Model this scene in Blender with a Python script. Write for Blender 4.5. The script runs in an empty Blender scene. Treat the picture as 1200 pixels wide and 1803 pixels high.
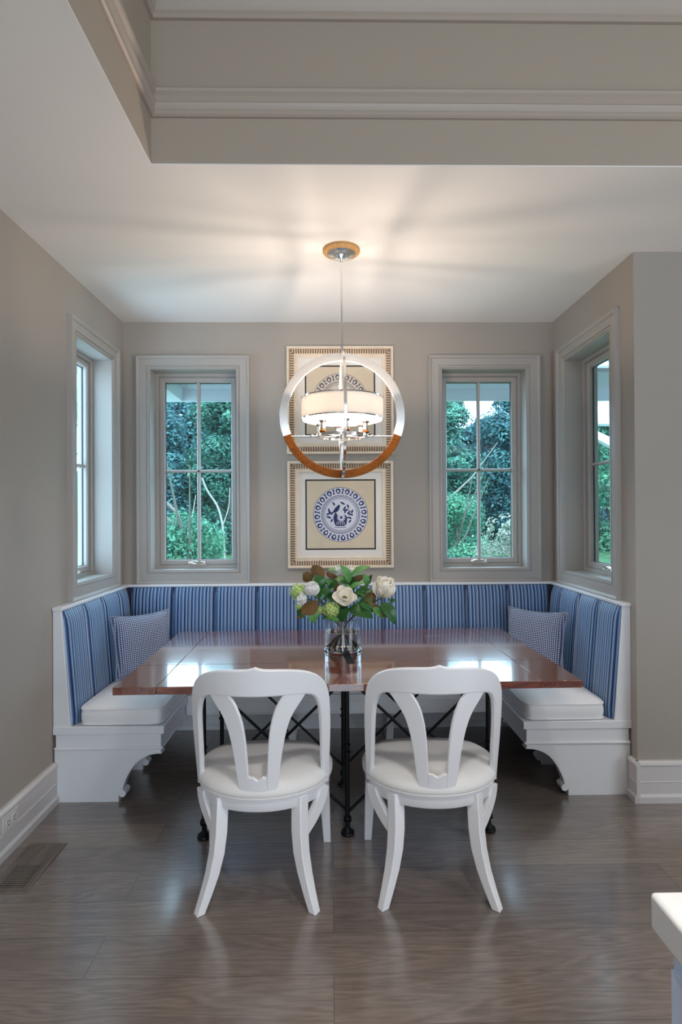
import bpy, bmesh, math, random
from mathutils import Vector, Matrix
from math import sin, cos, pi, radians, atan2, sqrt
random.seed(7)
C = bpy.context.scene.collection
SC = bpy.context.scene

# ------------------------------------------------------------------ camera, sky, sun, lights, exposure
cam = bpy.data.cameras.new('camera'); camo = bpy.data.objects.new('camera', cam); C.objects.link(camo)
cam.sensor_fit = 'VERTICAL'; cam.sensor_height = 36.0; cam.lens = 1001.7/1803*36.0
cam.clip_start = 0.02; cam.clip_end = 300
r_ = Vector((0.99984311, -0.01677101, -0.0056999)); f_ = Vector((0.01679901, 0.99984688, 0.00489998)); u_ = Vector((0.00561685, -0.00499496, 0.99997175))
camo.matrix_world = Matrix(((r_.x, u_.x, -f_.x, 0), (r_.y, u_.y, -f_.y, 0), (r_.z, u_.z, -f_.z, 1.4327), (0, 0, 0, 1)))
SC.camera = camo
SC.view_settings.view_transform = 'Standard'; SC.view_settings.look = 'None'
SC.view_settings.gamma = 1.0; SC.view_settings.use_curve_mapping = False
SC.view_settings.exposure = 0.24
SC.cycles.use_denoising = True
SC.cycles.max_bounces = 8; SC.cycles.diffuse_bounces = 5; SC.cycles.glossy_bounces = 4; SC.cycles.transmission_bounces = 8; SC.cycles.transparent_max_bounces = 12
SC.cycles.caustics_reflective = False; SC.cycles.caustics_refractive = False
SC.cycles.sample_clamp_indirect = 6.0

W = bpy.data.worlds.new('sky'); SC.world = W; W.use_nodes = True
wn = W.node_tree; bg = wn.nodes['Background']
bg.inputs['Color'].default_value = (0.56, 0.80, 1.0, 1); bg.inputs['Strength'].default_value = 7.5

def lamp(name, typ, loc, rot, power, col, **kw):
    l = bpy.data.lights.new(name, typ); l.energy = power; l.color = col
    for k, v in kw.items(): setattr(l, k, v)
    o = bpy.data.objects.new(name, l); C.objects.link(o); o.location = loc; o.rotation_euler = rot
    return o
# sun coming over the roof from behind the camera: it lights the trees only
lamp('sun', 'SUN', (0, -10, 20), (radians(38), 0, radians(25)), 2.4, (1.0, 0.98, 0.92), angle=radians(3))
# added cool area fills out of view; the walls behind them are solid
lamp('added_fill_front', 'AREA', (0.7, -4.4, 1.55), (radians(90), 0, 0), 125, (0.74, 0.87, 1.0), shape='RECTANGLE', size=3.2, size_y=2.1)
lamp('added_fill_side', 'AREA', (4.35, -1.2, 1.5), (radians(90), 0, radians(90)), 75, (0.80, 0.90, 1.0), shape='RECTANGLE', size=3.0, size_y=2.0)
# added fill spots under the raised ceiling, unseen and without fixtures
for x, y in ((0.4, 0.6), (2.4, 0.6), (0.4, -1.4), (2.4, -1.4)):
    lamp('added_fill_spot', 'SPOT', (x, y, 3.4), (0, 0, 0), 170, (1.0, 0.97, 0.93), spot_size=radians(110), spot_blend=0.9, shadow_soft_size=0.15)

# ------------------------------------------------------------------ materials
def srgb(r, g, b):
    f = lambda c: (c/255/12.92) if c/255 <= 0.04045 else ((c/255+0.055)/1.055)**2.4
    return (f(r), f(g), f(b), 1)
def mat(name, col, rough=0.5, metal=0.0, spec=0.5, coat=0.0, coat_rough=0.05, noise=0.0, nscale=8.0, bump=0.0, bscale=200.0, emis=None, estr=0.0, sheen=0.0, sub=0.0, coat_ior=1.5):
    m = bpy.data.materials.new(name); m.use_nodes = True
    t = m.node_tree; p = t.nodes['Principled BSDF']
    p.inputs['Base Color'].default_value = col; p.inputs['Roughness'].default_value = rough
    p.inputs['Metallic'].default_value = metal; p.inputs['Specular IOR Level'].default_value = spec
    p.inputs['Coat Weight'].default_value = coat; p.inputs['Coat Roughness'].default_value = coat_rough; p.inputs['Coat IOR'].default_value = coat_ior
    p.inputs['Sheen Weight'].default_value = sheen
    if emis: p.inputs['Emission Color'].default_value = emis; p.inputs['Emission Strength'].default_value = estr
    tc = t.nodes.new('ShaderNodeTexCoord')
    if noise:
        n = t.nodes.new('ShaderNodeTexNoise'); n.inputs['Scale'].default_value = nscale; n.inputs['Detail'].default_value = 4
        t.links.new(tc.outputs['Object'], n.inputs['Vector'])
        mx = t.nodes.new('ShaderNodeMix'); mx.data_type = 'RGBA'
        mx.inputs[6].default_value = tuple(max(0, c*(1-noise)) for c in col[:3])+(1,); mx.inputs[7].default_value = tuple(min(1, c*(1+noise)) for c in col[:3])+(1,)
        t.links.new(n.outputs['Fac'], mx.inputs[0]); t.links.new(mx.outputs[2], p.inputs['Base Color'])
    if bump:
        n2 = t.nodes.new('ShaderNodeTexNoise'); n2.inputs['Scale'].default_value = bscale; n2.inputs['Detail'].default_value = 3
        t.links.new(tc.outputs['Object'], n2.inputs['Vector'])
        b = t.nodes.new('ShaderNodeBump'); b.inputs['Strength'].default_value = bump; b.inputs['Distance'].default_value = 0.002
        t.links.new(n2.outputs['Fac'], b.inputs['Height']); t.links.new(b.outputs['Normal'], p.inputs['Normal'])
    return m
def ramp(t, stops, interp='LINEAR'):
    r = t.nodes.new('ShaderNodeValToRGB'); r.color_ramp.interpolation = interp
    e = r.color_ramp.elements
    while len(e) < len(stops): e.new(0.5)
    for i, (p, c) in enumerate(stops): e[i].position = p; e[i].color = c
    return r
def math_(t, op, a, b=None):
    n = t.nodes.new('ShaderNodeMath'); n.operation = op
    for i, v in enumerate((a, b)):
        if v is None: continue
        if isinstance(v, (int, float)): n.inputs[i].default_value = v
        else: t.links.new(v, n.inputs[i])
    return n.outputs[0]
def wood(name, dark, mid, light, axis='X', scale=1.0, rough=0.35, coat=0.0, coat_rough=0.1, coat_ior=1.5, planks=False, spec=0.5):
    m = bpy.data.materials.new(name); m.use_nodes = True
    t = m.node_tree; p = t.nodes['Principled BSDF']
    tc = t.nodes.new('ShaderNodeTexCoord'); mp = t.nodes.new('ShaderNodeMapping')
    st = {'X': (0.9, 9, 9), 'Y': (9, 0.9, 9), 'Z': (9, 9, 0.9)}[axis]
    mp.inputs['Scale'].default_value = tuple(s*scale for s in st)
    src = tc.outputs['Object']
    if planks:
        br = t.nodes.new('ShaderNodeTexBrick'); br.offset = 0.37; br.offset_frequency = 2
        br.inputs['Scale'].default_value = 1.0; br.inputs['Brick Width'].default_value = 2.1; br.inputs['Row Height'].default_value = 0.178
        br.inputs['Mortar Size'].default_value = 0.0011; br.inputs['Mortar Smooth'].default_value = 0.1; br.inputs['Bias'].default_value = 0
        br.inputs['Color1'].default_value = (0, 0, 0, 1); br.inputs['Color2'].default_value = (1, 1, 1, 1); br.inputs['Mortar'].default_value = (0.5, 0.5, 0.5, 1)
        t.links.new(src, br.inputs['Vector'])
        ad = t.nodes.new('ShaderNodeVectorMath'); ad.operation = 'MULTIPLY_ADD'
        t.links.new(br.outputs['Color'], ad.inputs[0]); ad.inputs[1].default_value = (7.3, 3.1, 0); t.links.new(src, ad.inputs[2])
        src = ad.outputs[0]
    t.links.new(src, mp.inputs['Vector'])
    n1 = t.nodes.new('ShaderNodeTexNoise'); n1.inputs['Scale'].default_value = 0.9; n1.inputs['Detail'].default_value = 2; n1.inputs['Distortion'].default_value = 0.6
    t.links.new(mp.outputs[0], n1.inputs['Vector'])
    rings = math_(t, 'FRACT', math_(t, 'MULTIPLY', n1.outputs['Fac'], 13.0))
    tri = math_(t, 'ABSOLUTE', math_(t, 'SUBTRACT', rings, 0.5))
    n2 = t.nodes.new('ShaderNodeTexNoise'); n2.inputs['Scale'].default_value = 14; n2.inputs['Detail'].default_value = 5
    t.links.new(mp.outputs[0], n2.inputs['Vector'])
    f = math_(t, 'ADD', math_(t, 'MULTIPLY', tri, 0.6), math_(t, 'MULTIPLY', n2.outputs['Fac'], 0.85))
    rp = ramp(t, [(0.2, dark), (0.55, mid), (0.95, light)]); t.links.new(f, rp.inputs[0])
    col = rp.outputs[0]
    if planks:
        mx = t.nodes.new('ShaderNodeMix'); mx.data_type = 'RGBA'; mx.blend_type = 'MULTIPLY'; mx.inputs[0].default_value = 1.0
        r2 = ramp(t, [(0.0, (0.80, 0.80, 0.82, 1)), (1.0, (1.12, 1.10, 1.06, 1))]); t.links.new(br.outputs['Color'], r2.inputs[0])
        t.links.new(col, mx.inputs[6]); t.links.new(r2.outputs[0], mx.inputs[7])
        mx2 = t.nodes.new('ShaderNodeMix'); mx2.data_type = 'RGBA'; mx2.inputs[7].default_value = tuple(c*0.6 for c in dark[:3])+(1,)
        t.links.new(br.outputs['Fac'], mx2.inputs[0]); t.links.new(mx.outputs[2], mx2.inputs[6]); col = mx2.outputs[2]
    t.links.new(col, p.inputs['Base Color'])
    p.inputs['Roughness'].default_value = rough; p.inputs['Coat Weight'].default_value = coat; p.inputs['Coat Roughness'].default_value = coat_rough
    p.inputs['Coat IOR'].default_value = coat_ior; p.inputs['Specular IOR Level'].default_value = spec
    b = t.nodes.new('ShaderNodeBump'); b.inputs['Strength'].default_value = 0.08; b.inputs['Distance'].default_value = 0.001
    t.links.new(f, b.inputs['Height']); t.links.new(b.outputs['Normal'], p.inputs['Normal'])
    return m

M = {}
M['wall'] = mat('greige_wall_paint', srgb(162, 155, 147), 0.75, noise=0.02, nscale=1.5, bump=0.05, bscale=300)
M['ceiling'] = mat('ceiling_paint', srgb(238, 237, 235), 0.8, bump=0.03, bscale=250)
M['tray'] = mat('tray_paint', srgb(172, 160, 146), 0.7, noise=0.02)
M['tray_trim'] = mat('tray_trim_paint', srgb(178, 166, 154), 0.45)
M['casing'] = mat('greige_trim_paint', srgb(167, 162, 157), 0.42, noise=0.02)
M['sash'] = mat('window_sash_paint', srgb(172, 167, 163), 0.4)
M['baseboard'] = mat('baseboard_paint', srgb(205, 202, 202), 0.4, noise=0.02)
M['bench'] = mat('bench_white_paint', srgb(228, 230, 234), 0.38, noise=0.015)
M['chair'] = mat('chair_white_lacquer', srgb(240, 240, 243), 0.32, coat=0.2)
M['linen'] = mat('white_linen', srgb(236, 234, 232), 0.9, bump=0.25, bscale=700, sheen=0.15, noise=0.03, nscale=60)
M['cushion'] = mat('cushion_canvas', srgb(236, 236, 238), 0.9, bump=0.3, bscale=500, sheen=0.1, noise=0.03, nscale=12)
M['iron'] = mat('black_iron', srgb(22, 23, 26), 0.42, metal=0.6, bump=0.3, bscale=120)
M['chrome'] = mat('polished_nickel', (0.95, 0.93, 0.90, 1), 0.12, metal=1.0)
M['ring_metal'] = mat('ring_nickel', (0.96, 0.94, 0.91, 1), 0.16, metal=0.72)
M['chrome2'] = mat('brushed_nickel', (0.6, 0.58, 0.55, 1), 0.25, metal=1.0)
M['shade'] = mat('lamp_shade_fabric', srgb(244, 241, 236), 0.9, bump=0.4, bscale=300)
M['frame'] = mat('champagne_frame', srgb(222, 206, 184), 0.42, metal=0.05, noise=0.14, nscale=30)
M['frame_dark'] = mat('frame_groove', srgb(128, 100, 76), 0.6)
M['mat_board'] = mat('mat_board', srgb(226, 221, 214), 0.85)
M['paper'] = mat('aged_paper', srgb(206, 192, 168), 0.85, noise=0.09, nscale=9)
M['ink_black'] = mat('black_rule', srgb(30, 27, 30), 0.7)
M['ink_blue'] = mat('blue_print_ink', srgb(24, 38, 92), 0.7, noise=0.25, nscale=60)
M['ink_pale'] = mat('pale_print_ground', srgb(205, 208, 220), 0.7, noise=0.06, nscale=40)
M['ink_gray'] = mat('grey_print_ink', srgb(84, 84, 96), 0.7, noise=0.3, nscale=60)
M['ink_wash'] = mat('warm_print_ground', srgb(206, 196, 182), 0.7, noise=0.06, nscale=40)
M['bead'] = mat('window_gasket', srgb(30, 40, 45), 0.5)
M['petal'] = mat('magnolia_petal', srgb(246, 239, 224), 0.55, noise=0.05, nscale=20, sub=0.1)
M['petal_white'] = mat('white_petal', srgb(246, 245, 240), 0.55, noise=0.03, nscale=20)
M['stamen'] = mat('magnolia_cone', srgb(120, 112, 48), 0.7, noise=0.3, nscale=200)
M['leaf'] = mat('leaf_green', srgb(48, 96, 44), 0.32, noise=0.35, nscale=22)
M['leaf_light'] = mat('leaf_light_green', srgb(92, 148, 78), 0.4, noise=0.35, nscale=30)
M['leaf_brown'] = mat('leaf_brown_underside', srgb(112, 82, 42), 0.75, noise=0.25, nscale=30)
M['leaf_under'] = mat('leaf_pale_underside', srgb(118, 120, 70), 0.7, noise=0.2, nscale=30)
M['hydrangea'] = mat('hydrangea_green', srgb(196, 218, 134), 0.6, noise=0.2, nscale=60)
M['stem'] = mat('stem_green', srgb(66, 78, 44), 0.6, noise=0.2, nscale=40)
M['outlet'] = mat('outlet_plastic', srgb(214, 211, 210), 0.35)
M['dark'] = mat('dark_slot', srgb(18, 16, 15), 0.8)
M['island_top'] = mat('island_quartz', srgb(238, 236, 234), 0.25, noise=0.02, nscale=5)
M['island_body'] = mat('island_cabinet_paint', srgb(214, 228, 250), 0.4)
M['floor'] = wood('oak_floor', srgb(102, 91, 84), srgb(124, 112, 104), srgb(146, 134, 125), 'X', 1.0, 0.30, planks=True, coat=1.0, coat_rough=0.17, coat_ior=1.75, spec=0.5)
M['vent'] = wood('oak_register', srgb(92, 82, 75), srgb(112, 101, 93), srgb(132, 120, 111), 'Y', 1.0, 0.35)
M['table'] = wood('cherry_table', srgb(60, 24, 13), srgb(104, 46, 26), srgb(140, 72, 42), 'X', 1.2, 0.22, coat=1.0, coat_rough=0.07, coat_ior=1.75)
M['table_end'] = wood('cherry_table_end', srgb(60, 26, 16), srgb(100, 47, 29), srgb(134, 70, 44), 'Y', 1.2, 0.22, coat=1.0, coat_rough=0.07, coat_ior=1.75)
M['ring_wood'] = wood('ring_wood', srgb(58, 30, 8), srgb(124, 70, 18), srgb(168, 104, 40), 'X', 6.0, 0.6, spec=0.15)
M['canopy_wood'] = wood('canopy_wood', srgb(150, 110, 62), srgb(190, 148, 94), srgb(214, 176, 122), 'X', 5.0, 0.5, spec=0.2)
M['soffit'] = mat('soffit_paint', srgb(172, 176, 184), 0.7)
M['fascia'] = mat('white_fascia', srgb(198, 206, 212), 0.5)
M['siding'] = mat('siding_paint', srgb(166, 182, 196), 0.6)
M['bark'] = mat('tree_bark', srgb(104, 102, 94), 0.9, noise=0.4, nscale=12, bump=0.5, bscale=30)
M['bush'] = mat('shrub_pinkish_leaf', srgb(188, 176, 180), 0.7, noise=0.3, nscale=4)

def leafmat(name, a, b, c):
    m = bpy.data.materials.new(name); m.use_nodes = True; t = m.node_tree; p = t.nodes['Principled BSDF']
    tc = t.nodes.new('ShaderNodeTexCoord'); n = t.nodes.new('ShaderNodeTexNoise'); n.inputs['Scale'].default_value = 1.6; n.inputs['Detail'].default_value = 8
    n.inputs['Roughness'].default_value = 0.75
    t.links.new(tc.outputs['Object'], n.inputs['Vector'])
    r = ramp(t, [(0.36, a), (0.52, b), (0.68, c)]); t.links.new(n.outputs['Fac'], r.inputs[0]); t.links.new(r.outputs[0], p.inputs['Base Color'])
    p.inputs['Roughness'].default_value = 0.6
    tr = t.nodes.new('ShaderNodeBsdfTranslucent'); t.links.new(r.outputs[0], tr.inputs['Color'])
    mx = t.nodes.new('ShaderNodeMixShader'); mx.inputs[0].default_value = 0.3
    t.links.new(p.outputs[0], mx.inputs[1]); t.links.new(tr.outputs[0], mx.inputs[2]); t.links.new(mx.outputs[0], t.nodes['Material Output'].inputs[0])
    return m
M['crown_a'] = leafmat('woodland_leaves', srgb(16, 50, 48), srgb(50, 108, 94), srgb(112, 170, 142))
M['crown_b'] = leafmat('bluish_leaves', srgb(18, 50, 58), srgb(50, 100, 104), srgb(112, 162, 156))
M['crown_c'] = leafmat('bright_leaves', srgb(20, 62, 50), srgb(54, 120, 92), srgb(116, 178, 138))
M['bushmat'] = leafmat('pale_shrub_leaves', srgb(66, 104, 76), srgb(140, 146, 130), srgb(206, 186, 190))
M['grass'] = leafmat('lawn', srgb(28, 56, 36), srgb(48, 84, 54), srgb(80, 112, 74))

def glassmat(name, tint, ior=1.45, refl=1.0):
    m = bpy.data.materials.new(name); m.use_nodes = True; t = m.node_tree; t.nodes.remove(t.nodes['Principled BSDF'])
    tr = t.nodes.new('ShaderNodeBsdfTransparent'); tr.inputs[0].default_value = tint
    gl = t.nodes.new('ShaderNodeBsdfGlossy'); gl.inputs['Roughness'].default_value = 0.02
    lw = t.nodes.new('ShaderNodeLayerWeight'); lw.inputs['Blend'].default_value = 0.5
    f0 = ((ior-1)/(ior+1))**2
    fac = math_(t, 'MULTIPLY', math_(t, 'ADD', math_(t, 'MULTIPLY', math_(t, 'POWER', lw.outputs['Facing'], 5.0), 1-f0), f0), refl)
    mx = t.nodes.new('ShaderNodeMixShader'); t.links.new(fac, mx.inputs[0])
    t.links.new(tr.outputs[0], mx.inputs[1]); t.links.new(gl.outputs[0], mx.inputs[2]); t.links.new(mx.outputs[0], t.nodes['Material Output'].inputs[0])
    return m
M['pane'] = glassmat('window_glass', (0.93, 0.97, 0.98, 1))
M['picture_glass'] = glassmat('picture_glass', (1, 1, 1, 1), 1.3, 0.12)
def realglass(name, col, ior):
    m = bpy.data.materials.new(name); m.use_nodes = True; t = m.node_tree; p = t.nodes['Principled BSDF']
    p.inputs['Base Color'].default_value = col; p.inputs['Transmission Weight'].default_value = 1.0; p.inputs['Roughness'].default_value = 0.0; p.inputs['IOR'].default_value = ior
    return m
M['vase_glass'] = realglass('vase_glass', (0.97, 0.985, 1.0, 1), 1.45)
M['water'] = realglass('vase_water', (0.97, 0.99, 1.0, 1), 1.33)

def stripes():
    m = bpy.data.materials.new('blue_striped_fabric'); m.use_nodes = True; t = m.node_tree; p = t.nodes['Principled BSDF']
    tc = t.nodes.new('ShaderNodeTexCoord'); sp = t.nodes.new('ShaderNodeSeparateXYZ'); t.links.new(tc.outputs['Object'], sp.inputs[0])
    fr = math_(t, 'FRACT', math_(t, 'MULTIPLY', math_(t, 'ADD', sp.outputs['X'], 5.0), 1/0.0462))
    navy = srgb(20, 38, 82); mid = srgb(74, 114, 164); pale = srgb(176, 192, 214); sky = srgb(106, 146, 192)
    r = ramp(t, [(0.0, navy), (0.13, sky), (0.27, pale), (0.33, mid), (0.44, navy), (0.56, sky), (0.68, navy), (0.74, pale), (0.84, mid), (0.95, navy)], 'CONSTANT')
    t.links.new(fr, r.inputs[0]); t.links.new(r.outputs[0], p.inputs['Base Color'])
    p.inputs['Roughness'].default_value = 0.5; p.inputs['Sheen Weight'].default_value = 0.6; p.inputs['Sheen Roughness'].default_value = 0.4
    p.inputs['Sheen Tint'].default_value = (0.75, 0.88, 1, 1)
    n2 = t.nodes.new('ShaderNodeTexNoise'); n2.inputs['Scale'].default_value = 500; t.links.new(tc.outputs['Object'], n2.inputs['Vector'])
    b = t.nodes.new('ShaderNodeBump'); b.inputs['Strength'].default_value = 0.15; b.inputs['Distance'].default_value = 0.001
    t.links.new(n2.outputs['Fac'], b.inputs['Height']); t.links.new(b.outputs['Normal'], p.inputs['Normal'])
    return m
M['stripe'] = stripes()
M['stripe_dark'] = mat('navy_seam_welt', srgb(22, 32, 62), 0.7)
def houndstooth():
    m = bpy.data.materials.new('navy_white_check_weave'); m.use_nodes = True; t = m.node_tree; p = t.nodes['Principled BSDF']
    tc = t.nodes.new('ShaderNodeTexCoord'); sp = t.nodes.new('ShaderNodeSeparateXYZ'); t.links.new(tc.outputs['Object'], sp.inputs[0])
    S = 1/0.0105
    fx = math_(t, 'FRACT', math_(t, 'MULTIPLY', math_(t, 'ADD', sp.outputs['X'], 3.0), S)); fz = math_(t, 'FRACT', math_(t, 'MULTIPLY', math_(t, 'ADD', sp.outputs['Z'], 3.0), S))
    ax = math_(t, 'GREATER_THAN', fx, 0.5); az = math_(t, 'GREATER_THAN', fz, 0.5)
    s = math_(t, 'MULTIPLY', math_(t, 'ADD', ax, az), 0.5)
    r = ramp(t, [(0.0, srgb(26, 38, 78)), (0.3, srgb(112, 126, 160)), (0.8, srgb(214, 220, 232))], 'CONSTANT')
    t.links.new(s, r.inputs[0]); t.links.new(r.outputs[0], p.inputs['Base Color']); p.inputs['Roughness'].default_value = 0.9
    return m
M['check'] = houndstooth()
M['cord'] = mat('pillow_cord', srgb(150, 156, 176), 0.9, noise=0.6, nscale=160)

# ------------------------------------------------------------------ mesh helpers
ROOT = {}
def obj(name, bm, m, parent=None, world=True, smooth=True, bevel=0.0, seg=2, angle=35):
    me = bpy.data.meshes.new(name)
    bmesh.ops.recalc_face_normals(bm, faces=bm.faces)
    for f in bm.faces: f.smooth = smooth
    if smooth:
        ca = radians(angle)
        for e in bm.edges:
            if len(e.link_faces) == 2: e.smooth = e.calc_face_angle(0) < ca
    if parent is not None and world:
        L = ROOT.get(parent.name)
        if L is not None: bmesh.ops.translate(bm, verts=bm.verts, vec=-Vector(L))
    bm.to_mesh(me); bm.free()
    o = bpy.data.objects.new(name, me); C.objects.link(o)
    if isinstance(m, (list, tuple)):
        for k in m: me.materials.append(k)
    else: me.materials.append(m)
    if parent is not None:
        o.parent = parent; ROOT[o.name] = ROOT.get(parent.name) if world else None
    if bevel:
        b = o.modifiers.new('edge', 'BEVEL'); b.width = bevel; b.segments = seg; b.limit_method = 'ANGLE'; b.angle_limit = radians(40); b.harden_normals = False
    return o
def thing(name, label, cat, loc=(0, 0, 0), group=None, world=True):
    o = bpy.data.objects.new(name, None); C.objects.link(o); o.location = loc; o.empty_display_size = 0.05
    o['label'] = label; o['category'] = cat
    if group: o['group'] = group
    ROOT[o.name] = tuple(loc) if world else None
    return o
def setting(name, loc=(0, 0, 0)):
    o = bpy.data.objects.new(name, None); C.objects.link(o); o.location = loc; o['kind'] = 'structure'; ROOT[o.name] = tuple(loc); return o
def struct(name, bm, m, **k):
    o = obj(name, bm, m, **k); o['kind'] = 'structure'; return o
def copy_tree(o, parent=None):
    c = o.copy(); C.objects.link(c)
    if parent is not None: c.parent = parent
    for ch in list(o.children): copy_tree(ch, c)
    return c
def box(bm, x0, x1, y0, y1, z0, z1):
    vs = [bm.verts.new((x, y, z)) for x in (x0, x1) for y in (y0, y1) for z in (z0, z1)]
    for q in ((0, 1, 3, 2), (4, 6, 7, 5), (0, 4, 5, 1), (2, 3, 7, 6), (0, 2, 6, 4), (1, 5, 7, 3)): bm.faces.new([vs[i] for i in q])
    return vs
def B(*a):
    bm = bmesh.new(); box(bm, *a); return bm
def ringloft(bm, rings, closed=True, cap=True, mi=0):
    R = [[bm.verts.new(p) for p in r] for r in rings]
    n = len(R[0])
    for a, b in zip(R, R[1:]):
        for i in range(n if closed else n-1):
            j = (i+1) % n
            f = bm.faces.new((a[i], a[j], b[j], b[i])); f.material_index = mi
    if cap and closed:
        for r in (R[0], R[-1]):
            f = bm.faces.new(r); f.material_index = mi
    return R
def frames(path):
    out = []; P = [Vector(p) for p in path]; prev = None
    for i, p in enumerate(P):
        d = (P[min(i+1, len(P)-1)]-P[max(i-1, 0)]).normalized()
        if prev is None:
            a = Vector((0, 0, 1)) if abs(d.z) < 0.9 else Vector((1, 0, 0)); n = (a-d*a.dot(d)).normalized()
        else:
            n = (prev-d*prev.dot(d)).normalized()
        prev = n; out.append((p, n, d.cross(n)))
    return out
def tube(bm, path, r, n=10, closed=False, mi=0):
    fr = frames(path); m = len(fr); rings = []
    for i, (p, a, b) in enumerate(fr):
        rr = r[i] if isinstance(r, (list, tuple)) else r
        rings.append([p+a*(cos(2*pi*k/n)*rr)+b*(sin(2*pi*k/n)*rr) for k in range(n)])
    if closed:
        R = [[bm.verts.new(p) for p in q] for q in rings]
        for i in range(m):
            A, Bq = R[i], R[(i+1) % m]
            for k in range(n): bm.faces.new((A[k], A[(k+1) % n], Bq[(k+1) % n], Bq[k]))
    else: ringloft(bm, rings, mi=mi)
def lathe(bm, prof, n=32, center=(0, 0, 0), close=False, mi=0):
    cx, cy, cz = center
    R = []
    for r, z in prof:
        if r < 1e-6: R.append([bm.verts.new((cx, cy, cz+z))])
        else: R.append([bm.verts.new((cx+r*cos(2*pi*k/n), cy+r*sin(2*pi*k/n), cz+z)) for k in range(n)])
    seq = list(zip(R, R[1:]))
    if close: seq.append((R[-1], R[0]))
    for a, b in seq:
        for k in range(n):
            j = (k+1) % n
            if len(a) == 1 and len(b) == 1: continue
            if len(a) == 1: f = bm.faces.new((a[0], b[k], b[j]))
            elif len(b) == 1: f = bm.faces.new((a[k], a[j], b[0]))
            else: f = bm.faces.new((a[k], a[j], b[j], b[k]))
            f.material_index = mi
def rodz(bm, a, b, r, n=12):
    tube(bm, [a, b], r, n)
def prism(bm, poly, f0, f1):
    A = [bm.verts.new(f0(*p)) for p in poly]; Bq = [bm.verts.new(f1(*p)) for p in poly]
    bm.faces.new(A); bm.faces.new(Bq[::-1])
    n = len(poly)
    for i in range(n): bm.faces.new((A[i], A[(i+1) % n], Bq[(i+1) % n], Bq[i]))
def sweep_rect(bm, x0, x1, y0, y1, prof, mp, mi=0):
    """mitred moulding round a rectangle; prof = (outward offset, height) closed loop; mp(u,v,h)->point"""
    L = []
    for o, h in prof:
        L.append([bm.verts.new(mp(*q, h)) for q in ((x0-o, y0-o), (x1+o, y0-o), (x1+o, y1+o), (x0-o, y1+o))])
    n = len(L)
    for i in range(n):
        a, b = L[i], L[(i+1) % n]
        for k in range(4):
            f = bm.faces.new((a[k], a[(k+1) % 4], b[(k+1) % 4], b[k])); f.material_index = mi
def linprof(bm, prof, mp, s0, s1):
    """straight moulding: closed profile (d,h) pushed from s0 to s1"""
    ringloft(bm, [[mp(s0, d, h) for d, h in prof], [mp(s1, d, h) for d, h in prof]])
def ribbon(bm, A, Bp, f, t, bev=0.006):
    """solid strip between two 2D edge lines mapped by f(x,z,depth)"""
    rings = []
    for (ax, az), (bx, bz) in zip(A, Bp):
        w = max(1e-4, sqrt((bx-ax)**2+(bz-az)**2)); e = min(bev/w, 0.25)
        q = lambda s: (ax+(bx-ax)*s, az+(bz-az)*s)
        rings.append([f(*q(0), bev), f(*q(e), 0), f(*q(0.5), 0), f(*q(1-e), 0), f(*q(1), bev), f(*q(1), t-bev), f(*q(1-e), t), f(*q(0.5), t), f(*q(e), t), f(*q(0), t-bev)])
    ringloft(bm, rings)
def resample(P, n):
    P = [Vector((*p, 0)) if len(p) == 2 else Vector(p) for p in P]
    d = [0]
    for a, b in zip(P, P[1:]): d.append(d[-1]+(b-a).length)
    out = []
    for i in range(n):
        s = d[-1]*i/(n-1); k = 0
        while k < len(P)-2 and d[k+1] < s: k += 1
        u = (s-d[k])/max(1e-9, d[k+1]-d[k]); out.append(tuple(P[k].lerp(P[k+1], min(1, u))))
    return out
def smoothpts(P, it=2):
    for _ in range(it):
        Q = [P[0]]
        for a, b in zip(P, P[1:]):
            Q.append(tuple(x*0.75+y*0.25 for x, y in zip(a, b))); Q.append(tuple(x*0.25+y*0.75 for x, y in zip(a, b)))
        Q.append(P[-1]); P = Q
    return P

# ------------------------------------------------------------------ room shell
XL, XR, YB, YE, ZC = -1.398, 1.516, 3.8545, 2.816, 2.74
WT = 0.21
def wall_holes(bm, u0, u1, z0, z1, holes, mk):
    us = sorted({u0, u1, *[h[0] for h in holes], *[h[1] for h in holes]}); zs = sorted({z0, z1, *[h[2] for h in holes], *[h[3] for h in holes]})
    for a, b in zip(us, us[1:]):
        for c, d in zip(zs, zs[1:]):
            if any(h[0]-1e-6 <= a and b <= h[1]+1e-6 and h[2]-1e-6 <= c and d <= h[3]+1e-6 for h in holes): continue
            mk(bm, a, b, c, d)
WB = [(-1.22, -0.632, 1.062, 2.424), (0.748, 1.334, 1.062, 2.424)]       # openings in the back wall (x)
WLh = (3.118, 3.635, 1.062, 2.424); WRh = (3.035, 3.650, 1.062, 2.424)    # openings in the side walls (y)
bm = bmesh.new(); wall_holes(bm, XL-WT, XR+WT, 0, 3.0, WB, lambda b, a0, a1, c, d: box(b, a0, a1, YB, YB+WT, c, d))
bmesh.ops.remove_doubles(bm, verts=bm.verts, dist=1e-5); struct('wall_back', bm, M['wall'], smooth=False)
bm = bmesh.new(); wall_holes(bm, -4.6, YB, 0, 3.0, [WLh], lambda b, a0, a1, c, d: box(b, XL-WT, XL, a0, a1, c, d))
bmesh.ops.remove_doubles(bm, verts=bm.verts, dist=1e-5); struct('wall_left', bm, M['wall'], smooth=False)
bm = bmesh.new(); wall_holes(bm, YE, YB, 0, 3.0, [WRh], lambda b, a0, a1, c, d: box(b, XR, XR+WT, a0, a1, c, d))
box(bm, XR+WT, 4.6, YE, YE+WT, 0, 3.0)
bmesh.ops.remove_doubles(bm, verts=bm.verts, dist=1e-5); struct('wall_right', bm, M['wall'], smooth=False)
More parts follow.
